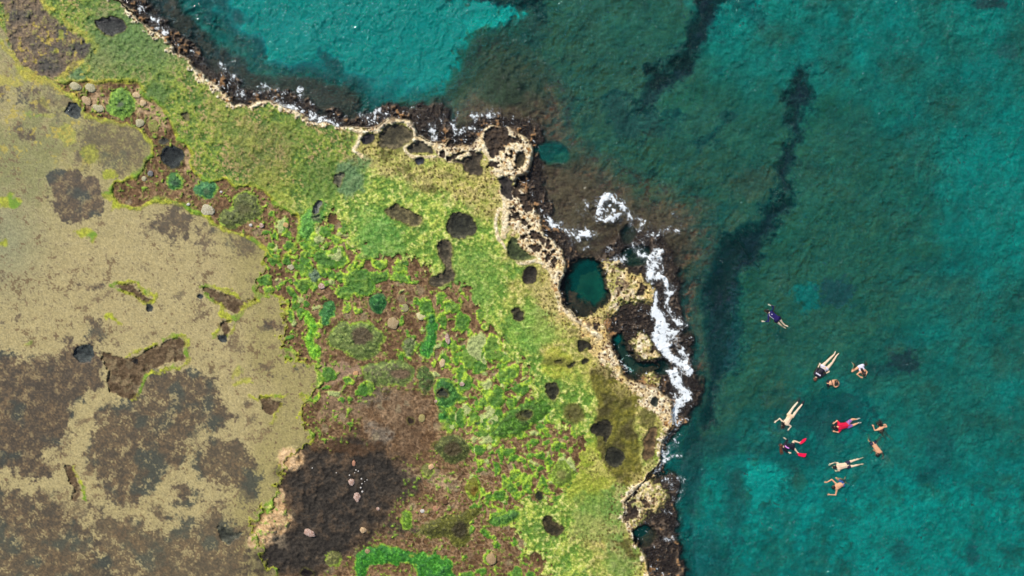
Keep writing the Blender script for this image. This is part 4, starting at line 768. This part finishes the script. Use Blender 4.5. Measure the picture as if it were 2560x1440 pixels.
J3 = PJ(head=(2160,934.5,.10),neck=(2156.5,930,.03),shA=(2149,931,.02),shB=(2163,925.5,-.02),elA=(2143,936,.0),wrA=(2151,942,.02),haA=(2154,943,.03),elB=(2168,930,-.03),wrB=(2166,935,.02),haB=(2164,939,.04),hipA=(2147,918,-.05),hipB=(2157,914,-.05),knA=(2130,929,-.06),anA=(2134,912,-.1),toA=(2127.5,904,-.12),knB=(2158,911,-.3),anB=(2159.5,909,-.4),toB=(2158,902,-.3))
r, P, pel = person("curled swimmer in a white swimsuit with one leg bent out to the left", J3, M_TAN, M_HAIR, [("swimsuit", M_WHITE, {'hips': (0, 1), 'waist': (0, 1), 'thigh': (0, .12), 'chest': (.35, 1)}, None)], hair_long=[(2157,928,.1),(2154,922.5,.09)], build=.92)
J4 = PJ(head=(2090.5,957.5,.08),neck=(2086,956.5,.03),shA=(2083,951.5,.03),shB=(2083.5,962.5,.02),elA=(2091,949.5,-.05),wrA=(2096,954,-.02),haA=(2097,959,.0),elB=(2089,968,.0),wrB=(2094,966,.01),haB=(2097,960,.02),hipA=(2071,954,-.05),hipB=(2070,962,-.06),knA=(2064,959,-.3),anA=(2062,961,-.6),toA=(2059,962,-.66),knB=(2065,965,-.3),anB=(2062,967,-.6),toB=(2059,968,-.66))
r, P, pel = person("tanned swimmer with hands at the face, directly below the black shirt swimmer", J4, M_TAN, M_HAIR, [("bikini_top", M_BLACKF, {'chest': (0, 1), 'shoulder': (0, .6)}, None), ("bikini_bottom", M_BLACKF, shorts(.05), None)], build=.92)
c_ = [c for c in r.children if c.name.startswith("bikini_top")][0]; bpy.data.objects.remove(c_)
me = [c for c in r.children if c.name.startswith("body")][0].data; bones = LAST[0]
cover(me, sleeves(-1, -1, 0), along(P, pel, .52, .68), "bikini_top", M_BLACKF, r, bones, .008)

J5 = PJ(head=(1959,1065.5,.04),neck=(1962.5,1059,.04),shA=(1957.5,1055,.03),shB=(1972,1062.5,.03),elA=(1949.5,1046.5,.02),wrA=(1941.5,1052.5,.0),haA=(1937.5,1056,.0),elB=(1978,1066,.0),wrB=(1973,1072,-.05),haB=(1969.5,1077.5,-.08),hipA=(1971.5,1037,.04),hipB=(1981,1041.5,.04),knA=(1983,1019,.03),anA=(1995,1005,.04),toA=(1999.5,998.7,.05),knB=(1994,1025,.03),anB=(2006,1010.5,.04),toB=(2010,1004.5,.05))
r, P, pel = person("pale swimmer in a beige swimsuit, legs straight, with small black shoes", J5, M_SKIN2, M_HAIR, [("swimsuit", M_NUDE, {'hips': (0, 1), 'waist': (0, 1), 'thigh': (0, .1)}, None), ("shoe", M_BLACKF, {'foot': (0, 1)}, None)], hair_long=[(1958,1060,.1),(1957.5,1056,.1)], build=.98)

J6 = PJ(head=(2088.5,1069.5,.05),neck=(2093.5,1067.5,.04),shA=(2098,1058,.02),shB=(2101,1074.5,.02),elA=(2093,1052,-.02),wrA=(2088,1056,-.02),haA=(2084,1059,.0),elB=(2097,1081,-.02),wrB=(2089,1079.5,-.02),haB=(2083,1078,.0),hipA=(2120,1057.5,.0),hipB=(2121,1067,.0),knA=(2131,1048.5,-.04),anA=(2142,1048.5,-.04),toA=(2151,1045.5,-.02),knB=(2134,1062.5,-.04),anB=(2145,1058,-.04),toB=(2155,1056,-.02))
r, P, pel = person("swimmer in a bright red T-shirt and patterned swim shorts", J6, M_TAN, M_HAIR, [("shirt", M_RED, sleeves(.95, -1, 0), None), ("swim_shorts", M_PRINT, shorts(.75), None), ("shoe", M_ZEBRA, {'foot': (0, 1)}, None)], build=1.08)
J7 = PJ(head=(2198.5,1060.5,.09),neck=(2201,1066,.03),shA=(2209,1068,.03),shB=(2194,1075,.03),elA=(2217,1067.5,.0),wrA=(2215.5,1062,.02),haA=(2211,1062.5,.03),elB=(2187,1076,.0),wrB=(2184.5,1068,.0),haB=(2182,1063,.02),hipA=(2206,1076,-.18),hipB=(2199,1079.5,-.2),knA=(2206,1083,-.5),anA=(2206,1087,-.8),toA=(2209,1090,-.85),knB=(2198,1085,-.5),anB=(2196,1089,-.8),toB=(2193,1092,-.85))
r, P, pel = person("upright swimmer with long wet black hair fanned over the neck, rightmost of all", J7, M_TAN, M_HAIR, [("bikini_bottom", M_BLACKF, shorts(.1), None)], hair_long=[(2202,1063,.12),(2203,1058,.06),(2201,1050,.0)], build=.9)
me = [c for c in r.children if c.name.startswith("body")][0].data; bones = LAST[0]
cover(me, sleeves(-1, -1, 0), along(P, pel, .6, .72), "bikini_top", M_BLACKF, r, bones, .008)
J8 = PJ(head=(1953,1114,.08),neck=(1958.5,1117,.03),shA=(1963,1110.5,.0),shB=(1961.5,1125,.0),elA=(1969,1101,-.1),wrA=(1963.5,1097,-.06),haA=(1958.5,1093.5,-.02),elB=(1968,1130,.0),wrB=(1972,1131,.02),haB=(1975,1132,.03),hipA=(1982,1110,-.03),hipB=(1982,1121,-.03),knA=(1984,1102,-.08),anA=(1999,1107,-.04),toA=(2007,1103,.0),knB=(1986,1121,-.06),anB=(1993,1130,-.06),toB=(2000,1136,-.02))
r, P, pel = person("swimmer in a short black wetsuit wearing two red fins", J8, M_SKIN, M_BROWNHAIR, [("wetsuit", M_BLACKF, dict(sleeves(1, .7), thigh=(0, .3)), None)], hair_long=[(1952,1120,.06),(1953.5,1128,.03),(1956,1134,.0)], build=1.02)
decal("chest_flash", [(1964,1115.5,.125),(1967,1118.5,.13),(1972,1120.8,.12)], .035, 0, M_MAG, r, pel)
def fin(pts, z0, z1, m, parent, pel, name="fin"):
    """swim fin blade: an outline with thickness, ribs raised along both sides"""
    n = len(pts); v = []; tops = []
    for i, (x, y) in enumerate(pts):
        t = (x - pts[0][0]) / (pts[n // 2][0] - pts[0][0] + 1e-6); z = z0 + (z1 - z0) * max(0, min(1, t)); v.append(W3((x, y, z)) - pel)
    up = Vector((0, 0, .012)); vv = [p + up for p in v] + [p - up for p in v]; f = [tuple(range(n))[::-1], tuple(range(n, 2 * n))] + [(i, (i + 1) % n, n + (i + 1) % n, n + i) for i in range(n)]
    s = Shape(); me = bpy.data.meshes.new(name); s.v = vv; s.f = f
    for a, b in ((0, 1), (n - 1, n - 2)): s.cap(v[a], v[b], .02, .012, 'rib', n=8, track=False)
    me = s.mesh(name); me.materials.append(m); o = bpy.data.objects.new(name, me); COL.objects.link(o); o.parent = parent
    q = o.modifiers.new("bevel", 'BEVEL'); q.width = .004; q.segments = 2; return o
fin([(1999.5,1108.5),(2008,1098.5),(2013.5,1095.5),(2016.5,1096),(2014.5,1101.5),(2009,1106.5),(2001.5,1110.5)], .0, .06, M_FIN, r, pel)
fin([(1993.5,1133.5),(2005,1133.6),(2017,1133.8),(2014,1142),(2010,1143.4),(2003,1141.3),(1996.5,1139)], .0, .06, M_FIN, r, pel)

J9 = PJ(head=(2195,1136.5,.06),neck=(2198,1132.5,.05),shA=(2203.5,1129.5,.04),shB=(2191.5,1129,.02),elA=(2206,1137,-.12),wrA=(2203,1141,-.2),haA=(2200,1144,-.2),elB=(2182,1123,-.15),wrB=(2177,1127,-.2),haB=(2173,1131,-.2),hipA=(2187,1107.5,-.03),hipB=(2178.5,1110,-.03),knA=(2190,1098,-.22),anA=(2196,1090,-.3),toA=(2201,1083,-.3),knB=(2171,1103,-.18),anB=(2168,1091,-.24),toB=(2166,1083,-.24))
r, P, pel = person("stooping bare backed swimmer in dark trunks with legs sunk under water", J9, M_TAN, M_HAIR, [("swim_shorts", M_DENIM, shorts(.55), None)], build=1.0)
J10 = PJ(head=(2087.5,1168,.05),neck=(2092.5,1167,.04),shA=(2095,1158.5,.03),shB=(2098,1176,.03),elA=(2087,1156,.0),wrA=(2078,1160,-.02),haA=(2072.5,1163.5,.0),elB=(2090,1178,-.06),wrB=(2085,1173,-.1),haB=(2082,1169,-.1),hipA=(2117,1157.5,.03),hipB=(2119,1167.5,.03),knA=(2135,1151,.02),anA=(2150,1146.5,.02),toA=(2159,1143.5,.04),knB=(2136,1164.5,.02),anB=(2151,1161,.02),toB=(2160,1160,.04))
r, P, pel = person("bare backed swimmer in navy shorts floating flat with legs apart", J10, M_SKIN, M_HAIR, [("swim_shorts", M_DENIM, shorts(.42), None)], build=1.06)
J11 = PJ(head=(2084.5,1218.5,.05),neck=(2089,1217,.05),shA=(2091.5,1210,.04),shB=(2092,1225.5,.03),elA=(2080,1199,.0),wrA=(2067.5,1206,.0),haA=(2061,1205.5,.02),elB=(2089.5,1237.5,-.02),wrB=(2075,1237,-.02),haB=(2067,1236,.0),hipA=(2104,1205,.0),hipB=(2108.5,1213,.0),knA=(2091,1195,-.05),anA=(2111,1198.5,-.08),toA=(2113.5,1190,-.06),knB=(2101,1197,-.2),anB=(2112,1204,-.35),toB=(2116,1209,-.4))
r, P, pel = person("swimmer in blue trunks with both arms spread wide, lowest of the group", J11, M_TAN, M_HAIR, [("swim_shorts", M_BLUE, shorts(.6), None)], build=1.0)

# how deep the water is above each submerged limb
BODY_TOP = np.full(X.shape, -9, np.float32)
for a, b, ra, rb, lab, fl in ALLBONES:
    nst = max(2, int((b - a).length / .02)); 
    for i in range(nst + 1):
        t = i / nst; c = a.lerp(b, t); rr = ra + (rb - ra) * t + .012
        px_, py_ = 1280 + c.x / S, 720 - c.y / S; R_ = rr / S + 1
        sl = _slice([(px_, py_)], R_); dx = (X[sl] - px_) * S; dy = (Y[sl] - py_) * S; q = rr * rr - dx * dx - dy * dy
        BODY_TOP[sl] = np.where(q > 0, np.maximum(BODY_TOP[sl], c.z + np.sqrt(np.maximum(q, 0))), BODY_TOP[sl])
SEA_DEPTH = np.clip(ZW - Z, 0, 6)
BODY_TOP = globals().get("BODY_TOP")
if BODY_TOP is not None: SEA_DEPTH = np.minimum(SEA_DEPTH, np.clip(ZW - BODY_TOP, 0, 6))
seac = und & ~lagm
tag(piece("sea", seac, M_SEA, Zf=ZW, xy=world_xy(X, Y, 0), color=False, depth=SEA_DEPTH), "green and teal rippled sea water beside the rock shelf", "sea", kind="structure")
# ------------------------------------------------------------------ white water over the reef
FOAM = [([(1580,613,3),(1600,633,5),(1623,647,6),(1628,660,8),(1630,690,9),(1655,693,5),(1677,723,6),(1667,747,3),(1670,780,3),(1683,803,3),(1707,803,3)],1.),([(1653,628,4),(1640,640,9),(1632,665,10),(1640,685,8)],.95),([(1640,727,3),(1640,767,4),(1650,800,8),(1652,830,14),(1650,853,16),(1663,872,10),(1672,885,6),(1690,900,7),(1710,917,7),(1722,927,7),(1712,915,6),(1714,880,5)],1.2),([(1685,935,9),(1692,950,8),(1700,965,6),(1712,985,8),(1706,1000,6),(1690,1017,7),(1685,1035,6),(1683,1050,5)],1.1),([(1690,962,5),(1692,990,3)],.8),([(1665,835,8),(1690,830,3),(1700,825,1)],.9),([(1660,800,4),(1700,808,2),(1718,812,2),(1712,790,1)],.7),
 ([(1527,487,6),(1508,500,7),(1500,520,6),(1493,540,4),(1520,543,5),(1547,537,5),(1563,527,5),(1557,508,4),(1540,500,3),(1533,488,4)],1.),([(1505,510,8),(1525,515,5),(1515,535,6)],.7),([(1563,530,4),(1578,545,5),(1577,567,3)],.9),([(1582,537,3),(1603,550,3),(1600,570,2)],.7),
 ([(1366,540,4),(1380,563,6),(1407,573,4),(1437,583,6),(1467,590,8),(1487,590,6)],.9),([(1460,500,2),(1463,515,1),(1457,540,3),(1445,530,1)],.6),([(1405,550,2),(1404,570,2)],.6),([(1425,600,2),(1450,595,3)],.5),([(1620,582,3),(1637,592,4),(1667,577,4),(1690,575,2),(1703,560,2),(1690,537,2)],.75),([(1610,560,1),(1625,570,2),(1620,580,1)],.5),([(1600,595,3),(1612,605,3)],.6),([(1515,610,1),(1525,625,2)],.6),([(1540,643,4),(1555,650,3),(1550,640,2)],.7),([(1460,625,2),(1475,620,1)],.4),
 ([(650,213,2),(660,205,3),(672,215,2),(690,217,3),(697,232,3)],.8),([(647,236,2),(655,225,3)],.7),([(750,222,3),(757,235,3),(752,245,2),(757,256,1)],.7),([(680,245,2),(705,262,5),(722,268,6),(740,283,6),(752,290,5)],.9),([(775,285,4),(800,296,7),(820,305,6),(845,312,6)],.95),([(900,290,1),(912,287,2),(923,293,3),(930,305,3),(940,280,1),(952,277,2),(962,288,2),(972,284,1)],.8),
 ([(1142,280,2),(1138,300,3),(1130,312,3)],.7),([(1135,315,2),(1148,330,3),(1160,325,2),(1173,317,2),(1185,322,2)],.75),([(1180,285,2),(1195,288,3),(1210,285,3),(1228,285,2),(1245,280,2)],.8),([(1195,300,1),(1205,290,2)],.6),([(1077,305,3),(1080,330,4),(1085,350,5)],.8),([(1110,292,2),(1105,300,3)],.5),([(1205,325,2),(1210,335,1)],.5),
 ([(343,3,3),(347,23,3),(340,30,2)],.7),([(372,40,2),(385,50,4),(400,60,4),(397,72,3),(412,85,4)],.85),([(385,62,3),(395,75,3)],.6),([(470,133,2),(482,128,2)],.5),([(495,150,2),(510,160,1)],.5),([(555,165,3),(562,172,2)],.7),([(585,188,3),(597,185,3)],.6),([(592,235,1),(602,220,3),(606,240,3)],.7),([(430,100,1),(445,115,1)],.4),([(520,185,1),(535,190,1)],.3),
 ([(1681,1068,3),(1672,1078,3),(1662,1090,2)],.9),([(1660,1100,1),(1655,1130,3),(1660,1148,4),(1648,1165,4),(1645,1182,3)],.95),([(1687,1100,1),(1690,1113,2),(1675,1125,2),(1665,1135,3)],.7),([(1665,1140,3),(1680,1143,3),(1698,1143,3),(1697,1130,1)],.7),([(1655,1195,3),(1668,1203,5),(1680,1215,2)],.85),([(1690,1195,2),(1705,1198,2),(1712,1210,2),(1707,1225,4),(1693,1222,2)],.8),([(1690,1247,2),(1695,1255,2),(1683,1262,3)],.65),([(1660,1275,2),(1672,1285,3)],.5),([(1665,1345,3),(1680,1343,2)],.5),([(1690,1310,1),(1700,1300,1)],.3)]
FO = np.zeros(X.shape, np.float32); lace = .6 * ridged(X + 7 * m16, Y + 7 * n16, 15, 2, 61) + .4 * ridged(X + 4 * m7, Y + 4 * n7, 7, 2, 65)
for L, a in FOAM:
    d = sdline([(x, y, w_ * 1.25) for x, y, w_ in L], 30, 1.0)
    FO = np.maximum(FO, a * (1 - sst(d + 4 * n16 + 3 * n7, -6, 13)))
for cx, cy, rx, ry, a in ((1520,515,42,40,.85),(1570,545,40,25,.55),(1640,660,34,50,.9),(1665,790,32,70,.6),(1665,850,40,40,.9),(1700,905,36,40,.85),(1700,1000,26,50,.75),(1430,575,70,24,.55),(1665,575,50,30,.45),(1600,620,30,30,.5),(1665,1120,30,40,.45),(1690,1210,40,28,.5),(1150,320,50,24,.45),(1210,290,50,20,.4),(1080,335,14,26,.5),(930,292,46,18,.4),(670,228,44,26,.4),(800,300,60,14,.5),(395,60,30,36,.4),(600,210,24,40,.35),(1685,1340,24,24,.35),(1700,1060,24,26,.5)):
    FO = np.maximum(FO, a * (blobm(cx, cy, rx * .8, ry * .8)) * (.75 + .6 * n16) * (dC > -4))
core = sst(FO + .3 * n16 + .25 * n7, .85, 1.25)
near = (dC > 1) * (under > .4) * sst(70 - dC, 0, 50) + .8 * sst(1 - sst(dI, -30, 20), .3, .8) * (under > .4)
spray = sst(ridged(X + 9 * m16, Y + 9 * n16, 20, 3, 63) + .35 * n3 + .25 * n40, .80, .95) * np.clip(near, 0, 1) * .55 * (Y < 1480)
cov = np.clip(FO * (.26 + 1.0 * sst(lace + .1 * n3 + .35 * FO + .25 * m7, .38, 1.05)) + core, 0, 1) * (.4 + .6 * under) ; cov = np.maximum(cov, spray)
for lab, d in lag_sd[:1]: cov = cov * sst(d, -20, 4)
m = bpy.data.materials.new("sea_foam"); m.use_nodes = True; n = m.node_tree; n.nodes.clear(); N = n.nodes.new
out = N("ShaderNodeOutputMaterial"); at = N("ShaderNodeAttribute"); at.attribute_name = "cover"; tr = N("ShaderNodeBsdfTransparent"); df = N("ShaderNodeBsdfDiffuse"); df.inputs[0].default_value = (.82, .86, .86, 1)
ns = N("ShaderNodeTexNoise"); ns.inputs["Scale"].default_value = 16; ns.inputs["Detail"].default_value = 3; tc = N("ShaderNodeTexCoord"); n.links.new(tc.outputs["Object"], ns.inputs["Vector"])
ad = N("ShaderNodeMath"); ad.operation = 'ADD'; sb = N("ShaderNodeMath"); sb.operation = 'SUBTRACT'; sb.inputs[1].default_value = .5; n.links.new(ns.outputs["Fac"], sb.inputs[0]); n.links.new(sb.outputs[0], ad.inputs[0]); n.links.new(at.outputs["Fac"], ad.inputs[1])
mr = N("ShaderNodeMapRange"); mr.interpolation_type = 'SMOOTHSTEP'; mr.inputs[1].default_value = .12; mr.inputs[2].default_value = .95; n.links.new(ad.outputs[0], mr.inputs[0])
mx = N("ShaderNodeMixShader"); n.links.new(mr.outputs[0], mx.inputs[0]); n.links.new(tr.outputs[0], mx.inputs[1]); n.links.new(df.outputs[0], mx.inputs[2]); n.links.new(mx.outputs[0], out.inputs[0])
ZF = np.maximum(ZW, Z) + .012 + .03 * cov + .012 * np.clip(n3, 0, 1)
tag(piece("sea_foam", cc(cov) > .04, m, Zf=ZF, xy=world_xy(X, Y, 0), color=False, extra=("cover", cov)), "white sea foam breaking over the dark reef edge", "foam", kind="stuff")

# ------------------------------------------------------------------ loose stones
def height_at(px, py):
    i = min(np.searchsorted(gx, px), NX - 1); j = min(np.searchsorted(gy, py), NY - 1); return float(Z[j - 1:j + 2, i - 1:i + 2].mean())
_mats = {}
def stone_mat(c, c2):
    k = (c, c2)
    if k not in _mats: _mats[k] = simple_mat("stone", c, .8, .1, 16, .2, c2)
    return _mats[k]
import bmesh
def stone(cx, cy, rx, ry, rot, h, c, c2, label, group="loose stones on the shelf", seed=0, name="stone", cat="stone", jag=.16):
    bm = bmesh.new(); bmesh.ops.create_icosphere(bm, subdivisions=4 if rx > 5 else 2, radius=1); rr = random.Random(seed * 7 + int(cx)); o3 = Vector((rr.uniform(0, 50), rr.uniform(0, 50), rr.uniform(0, 50)))
    from mathutils import noise
    for v in bm.verts:
        d = v.co.normalized(); q = 1 + jag * 1.6 * noise.noise(d * 1.3 + o3) + jag * .7 * noise.noise(d * 3.1 + o3) + jag * .25 * noise.noise(d * 8 + o3)
        z = d.z; z = math.copysign(abs(z) ** .7, z); v.co = Vector((d.x * rx * S * q, -d.y * ry * S * q, z * h * (.9 + .1 * q)))
    me = bpy.data.meshes.new(name); bm.to_mesh(me); bm.free(); me.polygons.foreach_set("use_smooth", [True] * len(me.polygons)); me.materials.append(stone_mat(c, c2))
    o = bpy.data.objects.new(name, me); COL.objects.link(o); z = height_at(cx, cy); x, y = world_xy(cx, cy, z); o.location = (x, y, z + h * .1); o.rotation_euler = (0, 0, -math.radians(rot)); tag(o, label, cat, group); return o
GG = ((168,162,126),(196,186,150)); BG = ((196,168,124),(214,190,150)); PK = ((170,134,116),(204,180,164)); WH = ((196,188,176),(222,216,208)); TN = ((176,150,112),(196,170,132))
STONES = [(190,216,14,10,25,.10,GG,"flat grey green stone, left of the pair at the top of the brown gully"),(228,220,15,10,25,.10,GG,"flat grey green stone, right of the pair at the top of the brown gully"),
 (247,271,14,9,20,.07,GG,"dull grey green stone left of the round fringed green bed"),(217,252,14,9,35,.07,TN,"tan flat stone below the pair of grey green stones"),(358,258,8,8,0,.07,BG,"round cream stone right of the round fringed green bed"),(342,238,11,7,15,.07,BG,"pinkish stone near the top right corner of the brown gully"),
 (350,307,10,10,0,.08,GG,"grey stone on the brown rock between the fringed green bed and the round black pool"),(384,315,13,17,-15,.05,((128,124,66),(150,146,84)),"olive weedy flat stone above the small dark pool"),
 (377,434,7,8,0,.08,((110,108,106),(140,138,132)),"dark grey stone left of the round green algae bed"),(361,447,6,6,0,.06,GG,"small grey pebble below the dark grey stone"),(520,525,16,15,0,.09,((176,166,134),(204,196,168)),"round pale grey stone on dark brown rock beside the olive lobed bed"),
 (471,511,5,4,0,.05,WH,"small white stone left of the round pale grey stone"),(627,563,5,4,10,.05,WH,"small white stone under the olive lobed bed"),(654,564,6,6,0,.05,PK,"small pinkish white stone right of the olive lobed bed"),(553,480,4,3,0,.04,WH,"tiny white stone above the olive lobed bed"),
 (983,808,15,14,10,.12,((164,142,104),(182,160,122)),"smooth beige heart shaped stone right of the largest algae island"),(1052,790,12,9,20,.07,((196,184,124),(214,204,160)),"cream stone stained green beside the upright algae column"),(1119,848,6,13,-15,.07,PK,"narrow pinkish white stone right of the upright algae column"),
 (727,667,8,8,0,.05,GG,"small grey round stone in the brown rock at the left"),(804,716,9,7,10,.06,PK,"pinkish stone below the misty grey green bed"),(715,563,8,6,45,.06,((190,152,96),(206,172,120)),"ochre pebble on the brown rock left of the green ridge"),(1012,770,9,10,0,.04,((142,138,100),(160,150,110)),"dull olive stone above the smooth beige stone"),
 (890,934,7,6,0,.06,((188,142,96),(204,160,116)),"orange cobble under the largest algae island"),(1106,907,7,11,10,.06,BG,"beige cobble among green islands below the column"),(1078,1167,8,6,-40,.07,((200,158,116),(214,176,136)),"beige cobble touching the small olive bed"),(1055,1045,8,10,0,.05,((150,138,84),(168,154,100)),"khaki stone left of the small deep green bed"),
 (775,1332,15,9,20,.12,PK,"jagged pinkish white stone alone on the black rock near the bottom"),(879,1205,8,8,0,.09,PK,"round pink stone in the middle of the black rock"),(893,1242,8,12,-5,.09,PK,"tall oval pink stone below the round pink one on black rock"),(885,1158,5,8,0,.06,((170,120,94),(190,140,112)),"reddish stone at the top of the black rock"),
 (1056,1277,6,5,30,.06,WH,"bright white pebble above the kite shaped algae island"),(908,1325,8,8,0,.08,((176,146,108),(210,180,140)),"pitted tan stone right of the jagged white one"),(1228,1398,12,14,0,.08,((160,134,96),(180,152,112)),"big tan cobble at the bottom among brown pits"),(945,1272,5,4,30,.05,PK,"small pale chip on the brown ledge below the black rock"),(1090,1271,9,7,0,.06,((170,122,92),(186,140,110)),"reddish brown cobble right of the white pebble"),(1112,1255,8,7,0,.06,((92,66,46),(110,82,58)),"dark brown cobble right of the reddish one"),(1090,1003,5,4,20,.06,PK,"pale chip resting on the round green algae bed"),(1155,960,6,6,0,.05,PK,"pale cobble right of the round green algae bed"),(919,1378,6,6,0,.04,((150,126,92),(170,146,110)),"small tan cobble above the green crescent")]
for i, (cx, cy, rx, ry, rot, h, (c, c2), lab) in enumerate(STONES): stone(cx, cy, rx, ry, rot, h, c, c2, lab, seed=i)
PEB = ["tiny white pebble beside the reddish stone, uppermost of the central string","tiny white pebble just right of the uppermost one in the string","tiny white pebble level with the round pink stone, top of the lower string","small white pebble right of the round pink stone, second in the lower string","small white pebble third down the string right of the pink stones","largest white pebble, lowest of the string beside the tall pink stone","tiny white pebble farthest right of the string on the black rock","tiny white pebble just off the right side of the string","tiny white pebble alone between the left edge pebble and the string","white speck of pebble just above the round pink stone","tiny white pebble farthest left on the black rock","tiny white pebble closest under the uppermost one of the string"]
for i, (cx, cy, r) in enumerate([(890,1175,2),(896,1178,2),(904,1197,2.4),(905,1209,2),(902,1219,2.4),(906,1229,2.8),(918,1200,1.6),(912,1204,1.4),(841,1182,1.6),(874,1188,2),(781,1170,1.8),(887,1182,1.5)]):
    stone(cx, cy, r, r * .9, 0, .03, *WH, PEB[i], "tiny white pebbles on the black rock", seed=i, name="pebble", cat="pebble")
